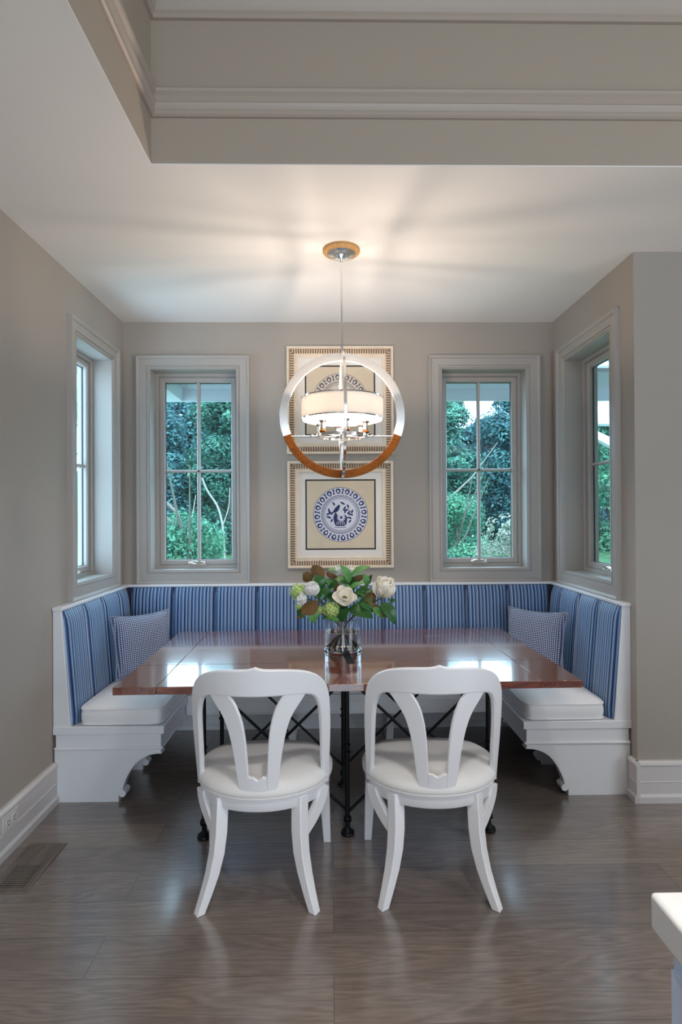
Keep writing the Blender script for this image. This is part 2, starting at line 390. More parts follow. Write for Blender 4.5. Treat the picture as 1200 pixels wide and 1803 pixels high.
bm = bmesh.new(); wall_holes(bm, -4.6, YE, 0, 3.6, [], lambda b, a0, a1, c, d: box(b, 4.5, 4.7, a0, a1, c, d)); struct('wall_far_right', bm, M['wall'], smooth=False)
bm = bmesh.new(); wall_holes(bm, XL-WT, 4.7, 0, 3.6, [], lambda b, a0, a1, c, d: box(b, a0, a1, -4.8, -4.6, c, d)); struct('wall_front', bm, M['wall'], smooth=False)
struct('floor', B(XL-WT, 4.7, -4.8, YB+WT, -0.08, 0), M['floor'], smooth=False)
TX0, TX1, TY0, TY1, TZ = -0.663, 3.9, -2.8, 2.122, 3.405
bm = bmesh.new()
box(bm, XL-WT, TX0, -4.8, YB+WT, ZC, ZC+0.004); box(bm, TX1, 4.7, -4.8, YB+WT, ZC, ZC+0.004)
box(bm, TX0, TX1, TY1, YB+WT, ZC, ZC+0.004); box(bm, TX0, TX1, -4.8, TY0, ZC, ZC+0.004)
bmesh.ops.remove_doubles(bm, verts=bm.verts, dist=1e-5); struct('ceiling', bm, M['ceiling'], smooth=False)
bm = bmesh.new()
for a in ((TX0-0.05, TX0, TY0, TY1), (TX1, TX1+0.05, TY0, TY1), (TX0-0.05, TX1+0.05, TY1, TY1+0.05), (TX0-0.05, TX1+0.05, TY0-0.05, TY0)): box(bm, *a, ZC+0.004, TZ+0.05)
box(bm, TX0-0.05, TX1+0.05, TY0-0.05, TY1+0.05, TZ, TZ+0.06)
struct('ceiling_tray', bm, M['tray'], smooth=False)
def tray_trim(name, prof):
    bm = bmesh.new(); sweep_rect(bm, TX0, TX1, TY0, TY1, [(-d, h) for d, h in prof], lambda u, v, h: (u, v, h)); struct(name, bm, M['tray_trim'], smooth=True, angle=25)
tray_trim('trim_1', [(0, 2.913), (0.010, 2.913), (0.018, 2.918), (0.018, 2.932), (0.013, 2.937), (0.020, 2.946), (0.024, 2.957), (0.016, 2.965), (0.014, 2.988), (0.026, 2.997), (0.028, 3.008), (0.022, 3.015), (0, 3.015)])
tray_trim('trim_2', [(0, 3.278), (0.014, 3.278), (0.016, 3.292), (0.024, 3.298), (0.030, 3.315), (0.045, 3.338), (0.068, 3.356), (0.074, 3.370), (0.086, 3.378), (0.092, 3.395), (0.092, TZ), (0, TZ)])

# baseboards (cap, field, bead, shoe)
BP = [(0, 0), (0.030, 0), (0.030, 0.030), (0.020, 0.042), (0.020, 0.098), (0.023, 0.101), (0.020, 0.105), (0.020, 0.178), (0.026, 0.184), (0.024, 0.194), (0.014, 0.203), (0, 0.203)]
bm = bmesh.new(); linprof(bm, BP, lambda s, d, h: (XL+d, s, h), -4.6, 2.875); struct('baseboard_left', bm, M['baseboard'], smooth=False)
bm = bmesh.new(); linprof(bm, BP, lambda s, d, h: (s, YE-d, h), XR-0.012, 4.5)
linprof(bm, [(d*0.9, h) for d, h in BP], lambda s, d, h: (XR-d, s, h), YE-0.028, 2.869)
struct('baseboard_right', bm, M['baseboard'], smooth=False)
bm = bmesh.new(); linprof(bm, BP, lambda s, d, h: (s, YB-d, h), XL, XR); struct('baseboard_back', bm, M['bench'], smooth=False)

# windows -------------------------------------------------------------
CP = [(0, 0), (0, 0.012), (0.004, 0.018), (0.010, 0.018), (0.012, 0.013), (0.017, 0.013), (0.019, 0.019), (0.064, 0.019), (0.067, 0.025), (0.078, 0.030), (0.084, 0.030), (0.086, 0.0)]
def window(name, mp, u0, u1, z0, z1, depth_crank=True, cas=0.0865):
    """mp(u, v, h): u along the wall, v up, h towards the room (negative = into the wall)"""
    w = setting(name, mp(*((u0+u1)/2, z0, 0)))
    k = cas/0.0865
    bm = bmesh.new(); sweep_rect(bm, u0, u1, z0, z1, [(o*k, h) for o, h in CP], mp); obj('window_casing', bm, M['casing'], w, smooth=False)
    bm = bmesh.new(); t = 0.012
    sweep_rect(bm, u0, u1, z0, z1, [(0, 0.010), (-t*0.5, 0.010), (-t*0.5, -0.16), (0, -0.16)], mp)
    sweep_rect(bm, u0, u1, z0, z1, [(-0.006, -0.108), (-0.024, -0.108), (-0.027, -0.114), (-0.027, -0.16), (-0.006, -0.16)], mp)
    obj('jamb', bm, M['casing'], w, smooth=False)
    bm = bmesh.new()
    sweep_rect(bm, u0, u1, z0, z1, [(-0.027, -0.126), (-0.034, -0.122), (-0.058, -0.122), (-0.064, -0.130), (-0.064, -0.165), (-0.027, -0.165)], mp)
    obj('sash', bm, M['sash'], w, smooth=False)
    g = 0.064; bm = bmesh.new()
    sweep_rect(bm, u0, u1, z0, z1, [(-0.062, -0.148), (-0.067, -0.148), (-0.067, -0.156), (-0.062, -0.156)], mp)
    obj('glazing_gasket', bm, M['bead'], w, smooth=False)
    bm = bmesh.new(); um = (u0+u1)/2; zm = (z0+z1)/2+0.0
    def bar(a, b, c, d):
        pts = [mp(a, c, -0.148), mp(b, c, -0.148), mp(b, d, -0.148), mp(a, d, -0.148)]; pin = 0.005
        if b-a < d-c: mid = [mp(a+pin, c, -0.136), mp(b-pin, c, -0.136), mp(b-pin, d, -0.136), mp(a+pin, d, -0.136)]
        else: mid = [mp(a, c+pin, -0.136), mp(b, c+pin, -0.136), mp(b, d-pin, -0.136), mp(a, d-pin, -0.136)]
        ringloft(bm, [pts, mid])
        pts2 = [mp(a, c, -0.158), mp(b, c, -0.158), mp(b, d, -0.158), mp(a, d, -0.158)]
        ringloft(bm, [pts2, [mp(a, c, -0.152), mp(b, c, -0.152), mp(b, d, -0.152), mp(a, d, -0.152)]])
    bar(um-0.012, um+0.012, z0+g, z1-g); bar(u0+g, u1-g, zm-0.011, zm+0.011)
    obj('muntin', bm, M['sash'], w, smooth=False)
    bm = bmesh.new(); a, b, c, d = u0+g-0.002, u1-g+0.002, z0+g-0.002, z1-g+0.002
    ringloft(bm, [[mp(a, c, -0.149), mp(b, c, -0.149), mp(b, d, -0.149), mp(a, d, -0.149)], [mp(a, c, -0.151), mp(b, c, -0.151), mp(b, d, -0.151), mp(a, d, -0.151)]])
    obj('pane', bm, M['pane'], w, smooth=False)
    # folding crank on the bottom rail
    bm = bmesh.new(); c0 = um-0.01; zz = z0+0.036
    hull = [(-0.062, -0.017), (0.062, -0.017), (0.068, -0.006), (0.060, 0.016), (0.030, 0.021), (-0.034, 0.021), (-0.060, 0.014), (-0.068, -0.004)]
    prism(bm, hull, lambda u, v: mp(c0+u, zz+v, -0.1225), lambda u, v: mp(c0+u*0.9, zz+v*0.85, -0.101))
    cr = obj('crank', bm, M['chrome'], w, bevel=0.003)
    bm = bmesh.new(); P = [mp(c0+0.045, zz+0.004, -0.099), mp(c0+0.010, zz-0.004, -0.094), mp(c0-0.030, zz+0.006, -0.094), mp(c0-0.052, zz+0.010, -0.096)]
    tube(bm, smoothpts(P, 1), 0.0048, 8); obj('crank_handle', bm, M['chrome'], cr)
    return w
window('window_1', lambda u, v, h: (u, YB-h, v), *WB[0]); window('window_2', lambda u, v, h: (u, YB-h, v), *WB[1])
window('window_3', lambda u, v, h: (XL+h, u, v), *WLh); window('window_4', lambda u, v, h: (XR-h, u, v), *WRh)

# ------------------------------------------------------------------ outdoors
bm = bmesh.new(); bmesh.ops.create_grid(bm, x_segments=60, y_segments=40, size=1.0)
for v in bm.verts: v.co = Vector((v.co.x*45, 4.2+(v.co.y+1)*22, -0.45+0.05*sin(v.co.x*23)+0.04*cos(v.co.y*17)))
o = struct('ground_lawn', bm, M['grass'])
# eaves of the house seen through the back windows
bm = bmesh.new(); EZ = 2.352; EY = 4.62
box(bm, -1.19, 4.0, YB+WT, EY-0.03, EZ+0.10, EZ+0.13); o = struct('roof_soffit', bm, M['soffit'], smooth=False)
bm = bmesh.new(); box(bm, -4.5, 4.2, EY-0.03, EY, EZ+0.0, EZ+0.22); box(bm, -1.22, -1.19, YB+WT, EY-0.03, EZ, EZ+0.2); box(bm, -4.5, -1.22, YB+WT, EY-0.03, EZ, EZ+0.03)
struct('roof_fascia', bm, M['fascia'], smooth=False)
bm = bmesh.new()
for z in (0, 0.10): pass
box(bm, XL-1.0, 5.2, -5.2, EY, 3.62, 3.70); struct('roof', bm, M['soffit'], smooth=False)
# gabled porch wing seen through the side window on the right
t = thing('porch', 'white porch with lap siding gable, beam and diagonal brace outside the right side window', 'porch', (4.2, 7.0, -0.45))
bm = bmesh.new()
for k in range(6): prism(bm, [(6.9, 2.95+k*0.075), (6.9, 3.03+k*0.075), (6.925, 3.03+k*0.075), (6.945, 2.95+k*0.075)][::-1], lambda y, z: (2.6, 13.9-y-0.0, z), lambda y, z: (6.4, 13.9-y, z))
obj('siding', bm, M['siding'], t, smooth=False)
obj('frieze_board', B(2.6, 6.4, 6.95, 7.02, 2.74, 2.95), M['siding'], t, smooth=False)
obj('beam', B(2.5, 6.4, 6.85, 7.05, 2.52, 2.74), M['fascia'], t, smooth=False)
bm = bmesh.new(); prism(bm, [(2.9, 2.54), (3.05, 2.54), (4.2, 1.98), (4.2, 1.82)], lambda x, z: (x, 6.90, z), lambda x, z: (x, 7.0, z)); obj('brace', bm, M['fascia'], t, smooth=False)
obj('post', B(4.2, 4.42, 6.84, 7.06, -0.45, 2.52), M['fascia'], t, smooth=False)

def crown_mesh(seed, rx, rz, n, size, clumps):
    rnd = random.Random(seed); me = bpy.data.meshes.new('crown'); vs = []; fs = []
    cl = []
    for i in range(clumps):
        a = rnd.uniform(0, 2*pi); zz = rnd.uniform(-1, 1); rr = sqrt(max(0, 1-zz*zz))*rnd.uniform(0.55, 1.0)
        cl.append((Vector((rr*cos(a)*rx, rr*sin(a)*rx, zz*rz)), rnd.uniform(0.28, 0.55)*rx))
    for i in range(n):
        c, r = rnd.choice(cl)
        d = Vector((rnd.gauss(0, 1), rnd.gauss(0, 1), rnd.gauss(0, 0.8)+0.25)).normalized()
        p = c+d*r*rnd.uniform(0.75, 1.05)
        nrm = (d+Vector((rnd.uniform(-.9, .9), rnd.uniform(-.9, .9), rnd.uniform(-.5, .9)))).normalized()
        a = nrm.orthogonal().normalized(); a = Matrix.Rotation(rnd.uniform(0, 6.28), 3, nrm) @ a; b = nrm.cross(a)
        s = size*rnd.uniform(0.6, 1.3); k = len(vs)
        vs += [p-a*s, p-b*s*0.42+nrm*s*0.12, p+a*s, p+b*s*0.42+nrm*s*0.12]; fs.append((k, k+1, k+2, k+3))
    me.from_pydata([tuple(v) for v in vs], [], fs); me.update()
    return me
CR = {'a': crown_mesh(1, 1.05, 2.5, 34000, 0.058, 70), 'b': crown_mesh(2, 1.1, 2.6, 34000, 0.058, 75), 'c': crown_mesh(3, 0.95, 1.5, 20000, 0.050, 50), 's': crown_mesh(4, 0.8, 0.75, 8000, 0.04, 26)}
CR['a'].materials.append(M['crown_a']); CR['b'].materials.append(M['crown_b']); CR['c'].materials.append(M['crown_c']); CR['s'].materials.append(M['bushmat'])
def tree(kind, x, y, zc, sc, label, name='tree', group='woodland trees beyond the lawn', cat='tree', rot=0.0, trunk=0.2):
    """sc = (radius scale, height scale)"""
    t = thing(name, label, cat, (x, y, -0.45), group, world=False)
    o = bpy.data.objects.new('crown', CR[kind]); C.objects.link(o); o.parent = t; o.location = (0, 0, zc+0.45); o.scale = (sc[0], sc[0], sc[1]); o.rotation_euler = (0, 0, rot)
    bm = bmesh.new(); rnd = random.Random(int(x*100+y*10)); top = zc+0.45+(1.5 if trunk > 0.05 else 0.1)
    P = [(0.15*sin(k*1.3+x)*(k > 0), 0.12*cos(k*1.7+x)*(k > 0), top*k/6) for k in range(7)]
    tube(bm, P, [trunk*(1-0.11*k) for k in range(7)], 8)
    if trunk > 0.05:
        for q in range(7):
            k = 1+q % 6; a = rnd.uniform(0, 6.28); b = Vector(P[k]); L = rnd.uniform(1.2, 2.2)
            tube(bm, [b, b+Vector((cos(a)*L*0.5, sin(a)*L*0.5, L*0.45)), b+Vector((cos(a)*L, sin(a)*L, L*1.1))], [0.035, 0.022, 0.008], 6)
    obj('trunk', bm, M['bark'], t, world=False)
    return t
TR = [('b', -9.2, 27.5, 3.3, (2.0, 1.50), 'dark teal tree in the outer half of the left back window'),
      ('a', -4.9, 28.5, 3.5, (2.1, 1.62), 'tall green tree with pale limbs in the inner half of the left back window'),
      ('c', -2.75, 10.6, 0.0, (0.8, 0.8), 'low pale green young tree at the bottom of the left back window'),
      ('a', 5.0, 27.5, 3.2, (2.0, 1.50), 'dense green tree in the inner half of the right back window'),
      ('b', 9.4, 28.5, 3.4, (2.0, 1.52), 'broad blue green tree in the outer half of the right back window'),
      ('c', 3.4, 16.0, 0.3, (1.0, 0.9), 'small leafy green tree low in the right back window'),
      ('b', -13.2, 28.2, 0.9, (1.5, 0.8), 'low blue green tree against white sky outside the left side window'),
      ('c', 14.0, 28.0, 3.2, (2.4, 2.6), 'bright green tree outside the right side window behind the porch')]
for i, (k, x, y, z, s_, lab) in enumerate(TR): tree(k, x, y, z, s_, lab, rot=i*1.1, trunk=0.2 if y > 20 else 0.06)
for i, (k, x, y, z, s_) in enumerate([('a', 0.1, 28.0, 3.3, (2.1, 1.5))]):
    tree(k, x, y, z, s_, 'dark green tree in the woodland hidden behind the wall between the back windows', rot=i*0.9+0.4)
t = thing('bare_tree', 'pale bare bent trunk in the lower right pane of the left back window', 'tree', (-3.76, 20.0, -0.5), world=True)
bm = bmesh.new(); tube(bm, smoothpts([(-3.72, 20, -0.5), (-3.76, 20, 0.3), (-3.78, 20, 0.95), (-3.97, 20.1, 1.75), (-4.36, 20.0, 2.3), (-4.5, 19.9, 2.75)], 2), 0.035, 8)
tube(bm, smoothpts([(-3.80, 20, 1.1), (-3.6, 20.1, 1.7), (-3.55, 20.0, 2.4)], 2), 0.018, 6)
obj('trunk', bm, mat('pale_bark', srgb(124, 126, 122), 0.85, noise=0.2, nscale=6), t)
t = thing('bare_tree', 'thin leafless sapling against the white sky outside the left side window', 'tree', (-8.9, 20.0, -0.5), world=True)
bm = bmesh.new(); tube(bm, [(-8.9, 20, -0.5), (-8.95, 20, 3), (-8.85, 20, 7.5)], 0.06, 8)
for k in range(12):
    z = 1.6+k*0.5; sgn = -1 if k % 2 else 1; tube(bm, [(-8.9, 20, z), (-8.9+sgn*0.5, 20.1, z+0.15), (-8.9+sgn*1.1, 20, z+0.5)], [0.03, 0.022, 0.008], 6)
obj('trunk', bm, M['bark'], t)
tree('s', 2.95, 8.6, 0.50, (0.9, 0.9), 'pale pinkish shrub at the lower right corner of the right back window', 'shrub', None, 'shrub', 0.3, 0.03)
# the wood farther back: one uncountable mass
rnd = random.Random(11); vs = []; fs = []
me = bpy.data.meshes.new('treeline_foliage')
for i in range(90000):
    x = rnd.uniform(-19, 26); y = rnd.uniform(35, 36.5); top = 7.9+0.9*sin(x*0.5)+0.5*sin(x*1.3+1)
    if x < -12.5: top = 3.4+0.6*sin(x*1.5)
    z = -0.4+(top+0.4)*rnd.random()**0.8
    p = Vector((x, y, z)); n = Vector((rnd.uniform(-.7, .7), -1+rnd.uniform(0, .8), rnd.uniform(-.3, 1))).normalized(); a = n.orthogonal().normalized(); a = Matrix.Rotation(rnd.uniform(0, 6.28), 3, n) @ a; b = n.cross(a); s = rnd.uniform(.12, .26); k = len(vs)
    vs += [p-a*s, p-b*s*.5, p+a*s, p+b*s*.5]; fs.append((k, k+1, k+2, k+3))
me.from_pydata([tuple(v) for v in vs], [], fs); me.update(); me.materials.append(M['crown_b'])
o = bpy.data.objects.new('treeline_foliage', me); C.objects.link(o); o['kind'] = 'stuff'; o['label'] = 'dim blue green woodland foliage behind the nearer trees'; o['category'] = 'foliage'

# ------------------------------------------------------------------ banquette
def chan_mesh(w, h, t):
    """one padded channel: x width, z height, front towards -y"""
    bm = bmesh.new(); nx, nz = 16, 14; F = []; 
    for i in range(nx+1):
        u = i/nx; row = []
        for j in range(nz+1):
            v = j/nz; e = 1-abs(2*u-1)**8*0.96; ev = 1-max(0, (v-0.86)/0.14)**2.2*0.7; eb = 1-max(0, (0.1-v)/0.1)**2*0.3
            row.append(bm.verts.new((w*(u-0.5)*0.992, -t*e*ev*eb, h*v)))
        F.append(row)
    Bk = [[bm.verts.new((w*(i/nx-0.5)*0.992, 0, h*j/nz)) for j in (0, nz)] for i in range(nx+1)]
    for i in range(nx):
        for j in range(nz): bm.faces.new((F[i][j], F[i+1][j], F[i+1][j+1], F[i][j+1]))
        bm.faces.new((Bk[i][0], Bk[i][1], Bk[i+1][1], Bk[i+1][0]))
        bm.faces.new((F[i][0], Bk[i][0], Bk[i+1][0], F[i+1][0])); bm.faces.new((F[i][nz], F[i+1][nz], Bk[i+1][1], Bk[i][1]))
    bm.faces.new([F[0][j] for j in range(nz+1)]+[Bk[0][1], Bk[0][0]]); bm.faces.new([F[nx][j] for j in range(nz, -1, -1)]+[Bk[nx][0], Bk[nx][1]])
    return bm
def channel(parent, w, h, t, loc, rz, tilt):
    o = obj('back_cushion_channel', chan_mesh(w, h, t), M['stripe'], parent, world=False, angle=60)
    L = Vector(ROOT[parent.name]); o.location = Vector(loc)-L; o.rotation_euler = (-tilt, 0, rz)
    return o
TILT = atan2(0.046, 0.574)
MX = 0.121
def bench_side(mir, label):
    fx = (lambda x: MX-x) if mir else (lambda x: x)
    t = thing('banquette_bench', label, 'bench', (fx(-1.15), 3.3, 0), 'built-in banquette benches')
    def bx(x0, x1, *a):
        p, q = sorted((fx(x0), fx(x1))); return B(p, q, *a)
    bm = bmesh.new(); prism(bm, [(-1.396, 0.34), (-1.396, 0.958), (-1.356, 0.958), (-1.311, 0.380), (-1.311, 0.34)], lambda x, z: (fx(x), 2.872, z), lambda x, z: (fx(x), 2.895, z))
    obj('end_panel', bm, M['bench'], t, bevel=0.002)
    # sloping backboard behind the padding
    bm = bmesh.new(); prism(bm, [(-1.396, 0.38), (-1.396, 0.958), (-1.358, 0.958), (-1.313, 0.381)], lambda x, z: (fx(x), 2.895, z), lambda x, z: (fx(x), 3.745, z)); obj('backboard', bm, M['stripe_dark'], t, smooth=False)
    obj('cap_rail', bx(-1.397, -1.348, 2.864, YB-0.051, 0.958, 0.9765), M['bench'], t, bevel=0.004)
    obj('seat_board', bx(-1.396, -0.844, 2.868, 3.80, 0.340, 0.380), M['bench'], t, bevel=0.003)
    bm = bx(-1.385, -0.861, 2.876, 2.900, 0.270, 0.340); 
    p, q = sorted((fx(-0.861), fx(-0.886))); box(bm, p, q, 2.900, 3.36, 0.270, 0.340); obj('apron', bm, M['bench'], t, bevel=0.001)
    bm = bmesh.new(); P = [(fx(-1.388), 2.873, 0.270), (fx(-0.856), 2.873, 0.270), (fx(-0.856), 3.33, 0.270)]
    tube(bm, P, 0.0075, 8); obj('bead', bm, M['bench'], t)
    poly = [(-1.392, 0), (-1.392, 0.27), (-0.861, 0.27), (-0.861, 0.246), (-0.885, 0.2455), (-0.905, 0.243), (-0.93, 0.237), (-0.955, 0.226), (-0.98, 0.209), (-1.003, 0.184), (-1.024, 0.153), (-1.041, 0.120), (-1.054, 0.085), (-1.060, 0.060), (-1.064, 0.045), (-1.073, 0.040), (-1.073, 0)]
    for y0, y1 in ((2.876, 2.918), (3.235, 3.262)):
        bm = bmesh.new(); prism(bm, poly, lambda x, z: (fx(x), y0, z), lambda x, z: (fx(x), y1, z)); br = obj('bracket_panel', bm, M['bench'], t, bevel=0.0015)
        bm = bmesh.new(); tube(bm, [(fx(-1.055), y0-0.002, 0.042), (fx(-1.055), y1+0.022, 0.042)], 0.0175, 20)
        cv = smoothpts(poly[3:15], 1); 
        rings = []
        for i, (x, z) in enumerate(cv):
            rings.append([(fx(x), y0-0.001, z), (fx(x), y1+0.014, z), (fx(x+0.004), y1+0.014, z-0.006), (fx(x+0.004), y0-0.001, z-0.006)])
        ringloft(bm, rings); obj('scroll', bm, M['bench'], br)
    ys = [2.878, 3.112, 3.360, 3.618, 3.772]
    for a, b in zip(ys, ys[1:]):
        channel(t, b-a, 0.574, 0.028, (fx(-1.3125), (a+b)/2, 0.383), (-pi/2 if mir else pi/2), TILT)
    return t
bench_side(False, 'white banquette bench with striped blue back along the left wall, over the floor vent')
bench_side(True, 'white banquette bench with striped blue back along the right wall, near the island')
t = thing('banquette_bench', 'white banquette bench with long striped blue back under the framed pictures', 'bench', (0.06, 3.6, 0), 'built-in banquette benches')
obj('cap_rail', B(-1.397, MX+1.397, YB-0.050, YB-0.001, 0.958, 0.9765), M['bench'], t, bevel=0.004)
bm = bmesh.new(); prism(bm, [(YB-0.002, 0.38), (YB-0.002, 0.958), (YB-0.044, 0.958), (YB-0.089, 0.381)], lambda y, z: (-1.355, y, z), lambda y, z: (MX+1.355, y, z)); obj('backboard', bm, M['stripe_dark'], t, smooth=False)
obj('seat_board', B(-0.843, MX+0.843, 3.335, 3.80, 0.340, 0.380), M['bench'], t, bevel=0.003)
obj('apron', B(-0.855, MX+0.855, 3.352, 3.376, 0.270, 0.340), M['bench'], t, bevel=0.001)
bm = bmesh.new(); tube(bm, [(-0.85, 3.349, 0.270), (MX+0.85, 3.349, 0.270)], 0.0075, 8); obj('bead', bm, M['bench'], t)
for x in (-0.254, 0.360):
    poly = [(3.80, 0), (3.80, 0.27), (3.377, 0.27), (3.377, 0.246), (3.40, 0.243), (3.46, 0.225), (3.52, 0.180), (3.56, 0.11), (3.58, 0.05), (3.60, 0)]
    bm = bmesh.new(); prism(bm, poly, lambda y, z: (x-0.022, y, z), lambda y, z: (x+0.022, y, z)); obj('bracket_panel', bm, M['bench'], t, bevel=0.0015)
n = 10; x0, x1 = -1.333, 1.454; w = (x1-x0)/n
for i in range(n): channel(t, w, 0.574, 0.028, (x0+w*(i+0.5), YB-0.088, 0.383), 0, TILT)

def box_cushion(name, x0, x1, y0, y1, z0, z1, label, dome=0.018):
    t = thing(name, label, 'seat cushion', ((x0+x1)/2, (y0+y1)/2, z0), 'bench seat cushions')
    cx, cy = (x0+x1)/2, (y0+y1)/2; hx, hy = (x1-x0)/2, (y1-y0)/2
    def ring(k, z, bulge=0.0):
        pts = []; N = 64
        for i in range(N):
            a = 2*pi*i/N; e = 0.16
            c, s = cos(a), sin(a); px = (abs(c)**e)*(1 if c >= 0 else -1); py = (abs(s)**e)*(1 if s >= 0 else -1)
            pts.append((cx+px*(hx*k+bulge), cy+py*(hy*k+bulge), z))
        return pts
    bm = bmesh.new(); h = z1-z0
    ringloft(bm, [ring(0.97, z0), ring(1, z0+0.006), ring(1, z0+h*0.3, 0.004), ring(1, z0+h*0.6, 0.005), ring(1, z1-0.008), ring(0.97, z1), ring(0.85, z1+dome*0.45), ring(0.6, z1+dome*0.85), ring(0.3, z1+dome), ring(0.05, z1+dome)])
    obj('cover', bm, M['cushion'], t, angle=50)
    for z in (z0+0.006, z1-0.006):
        bm = bmesh.new(); tube(bm, ring(1, z, 0.002), 0.0042, 6, closed=True); obj('piping', bm, M['cushion'], t)
    return t
box_cushion('seat_cushion', -1.276, -0.862, 2.884, 3.732, 0.381, 0.466, 'white box seat cushion with piping on the left wall bench')
box_cushion('seat_cushion', MX+0.862, MX+1.276, 2.884, 3.732, 0.381, 0.466, 'white box seat cushion with piping on the right wall bench')
box_cushion('seat_cushion', -0.856, MX+0.856, 3.345, 3.732, 0.381, 0.466, 'long white box seat cushion on the back bench, behind the table')

def pillow(loc, rz, tilt, label, s=0.365, th=0.062, seed=1):
    t = thing('throw_pillow', label, 'pillow', loc, 'checked throw pillows', world=False)
    t.rotation_euler = (tilt, 0, rz)
    N = 26; bm = bmesh.new(); G = {}; rnd = random.Random(seed)
    for side in (-1, 1):
        for i in range(N+1):
            for j in range(N+1):
                u, v = i/N*2-1, j/N*2-1
                edge = i in (0, N) or j in (0, N)
                if side == 1 and edge: G[(side, i, j)] = G[(-1, i, j)]; continue
                pin = 1-0.085*(1-v*v)*abs(u)**2; pin2 = 1-0.10*(1-u*u)*abs(v)**2
                x = u*s/2*pin; z = v*s/2*pin2
                y = side*th*((1-u**4)*(1-v**4))**0.55*(1+0.06*sin(9*u+seed)*sin(7*v))
                if v < -0.55: y += 0.010*sin(14*(u+v))*(1-abs(u))
                G[(side, i, j)] = bm.verts.new((x, y, z))
    for side in (-1, 1):
        for i in range(N):
            for j in range(N): bm.faces.new((G[(side, i, j)], G[(side, i+1, j)], G[(side, i+1, j+1)], G[(side, i, j+1)]))
    obj('cover', bm, M['check'], t, world=False, angle=80)
    P = []
    for k in range(4):
        for i in range(N):
            u = i/N*2-1; a, b = [(u, -1), (1, u), (-u, 1), (-1, -u)][k]
            x = a*s/2*(1-0.085*(1-b*b)*abs(a)**2); z = b*s/2*(1-0.10*(1-a*a)*abs(b)**2); P.append((x*1.01, 0.0, z*1.01))
    bm = bmesh.new(); tube(bm, P, 0.0045, 6, closed=True); obj('cord_trim', bm, M['cord'], t, world=False)
    return t
pillow((-1.140, 3.46, 0.662), radians(44), radians(-12), 'navy and white checked pillow in the left corner of the banquette', seed=1)
pillow((1.238, 3.46, 0.662), radians(-42), radians(-12), 'navy and white checked pillow in the right corner of the banquette', seed=2)

# ------------------------------------------------------------------ table
t = thing('dining_table', 'reddish brown wooden dining table on black iron pipe legs', 'table', (0.063, 2.80, 0), world=False)
t.rotation_euler = (0, 0, 0.019)
Z0, Z1 = 0.730, 0.760; g = 0.0007
def tp(*a, **k): return obj(*a, parent=t, world=False, **k)
rows = [(-0.537, -0.203), (-0.203, 0.340), (0.340, 0.537)]
for a, b in rows:
    for (p, q, m) in ((-0.935, -0.765, 'table_end'), (-0.765, 0.765, 'table'), (0.765, 0.935, 'table_end')):
        tp('tabletop_board', B(p+g, q-g, a+g, b-g, Z0, Z1), M[m], bevel=0.0018)
bm = bmesh.new(); prism(bm, [(-0.022, 0.03), (0.013, 0.03), (0.036, -0.225), (0.0, -0.225)][::-1], lambda x, y: (x, y, Z1), lambda x, y: (x, y, Z1+0.0018)); pl = tp('hinge_plate', bm, M['iron'])
LX = (-0.641, -0.003, 0.637)
for iy, y in enumerate((-0.240, 0.222)):
    for x in LX:
        bm = bmesh.new()
        rodz(bm, (x, y, 0.02), (x, y, 0.730), 0.0105, 14)
        lathe(bm, [(0, 0), (0.028, 0), (0.031, 0.006), (0.029, 0.014), (0.018, 0.020), (0.013, 0.030), (0.0105, 0.034)], 20, (x, y, 0.0))
        lathe(bm, [(0.0105, 0), (0.018, 0.004), (0.019, 0.010), (0.014, 0.013), (0.018, 0.017), (0.017, 0.024), (0.0105, 0.028)], 18, (x, y, 0.055))
        lathe(bm, [(0.0105, 0), (0.016, 0.003), (0.016, 0.011), (0.0105, 0.014)], 16, (x, y, 0.360))
        lathe(bm, [(0.0105, 0), (0.015, 0.003), (0.015, 0.011), (0.0105, 0.014)], 16, (x, y, 0.395))
        lathe(bm, [(0.0105, 0), (0.03, 0.008), (0.032, 0.016), (0, 0.016)], 18, (x, y, 0.714))
        tp('leg', bm, M['iron'])
    for a, b in zip(LX, LX[1:]):
        for p, q in ((a, b), (b, a)):
            bm = bmesh.new(); off = 0.008 if p < q else 0.023
            tube(bm, [(p, y+off, 0.092), (q, y+off, 0.700)], 0.0068, 10); tp('brace', bm, M['iron'])
for x in LX:
    bm = bmesh.new(); tube(bm, [(x, -0.240, 0.110), (x, 0.222, 0.110)], 0.007, 10); tp('stretcher', bm, M['iron'])
bm = bmesh.new()
for y in (-0.240, 0.222): box(bm, -0.70, 0.70, y-0.016, y+0.016, 0.7285, 0.7298)
tp('mounting_rail', bm, M['iron'])

# ------------------------------------------------------------------ chairs
def lerp_tab(P, n):
    return resample(smoothpts(P, 2), n)
def chair_surf(x, z, d):
    tt = max(0.0, (z-.385)/.5); y = -.27-.07*tt**1.2+(2.5-.7*tt)*x*x
    # d is depth towards the seat, along the surface normal in plan
    s = 2*(2.5-.7*tt)*x; n = sqrt(1+s*s)
    return (x-d*s/n*1.0, y+d/n, z)
def sup(r, a, n, ky=1.0):
    c, s = cos(a), sin(a); e = 2/n
    return (r*abs(c)**e*(1 if c >= 0 else -1), r*ky*abs(s)**e*(1 if s >= 0 else -1))
def seat_ring(r, z, N=72):
    out = []
    for i in range(N):
        a = 2*pi*i/N; n = 2.1+1.1*max(0, sin(a)); x, y = sup(r, a, n, 1.0 if sin(a) < 0 else 0.62); out.append((x, y, z))
    return out
def sqloft(path, half, rot):
    rings = []
    for (x, y, z), h in zip(path, half):
        rings.append([(x+h*1.414*cos(rot+pi/4+k*pi/2), y+h*1.414*sin(rot+pi/4+k*pi/2), z) for k in range(4)])
    bm = bmesh.new(); ringloft(bm, rings); return bm
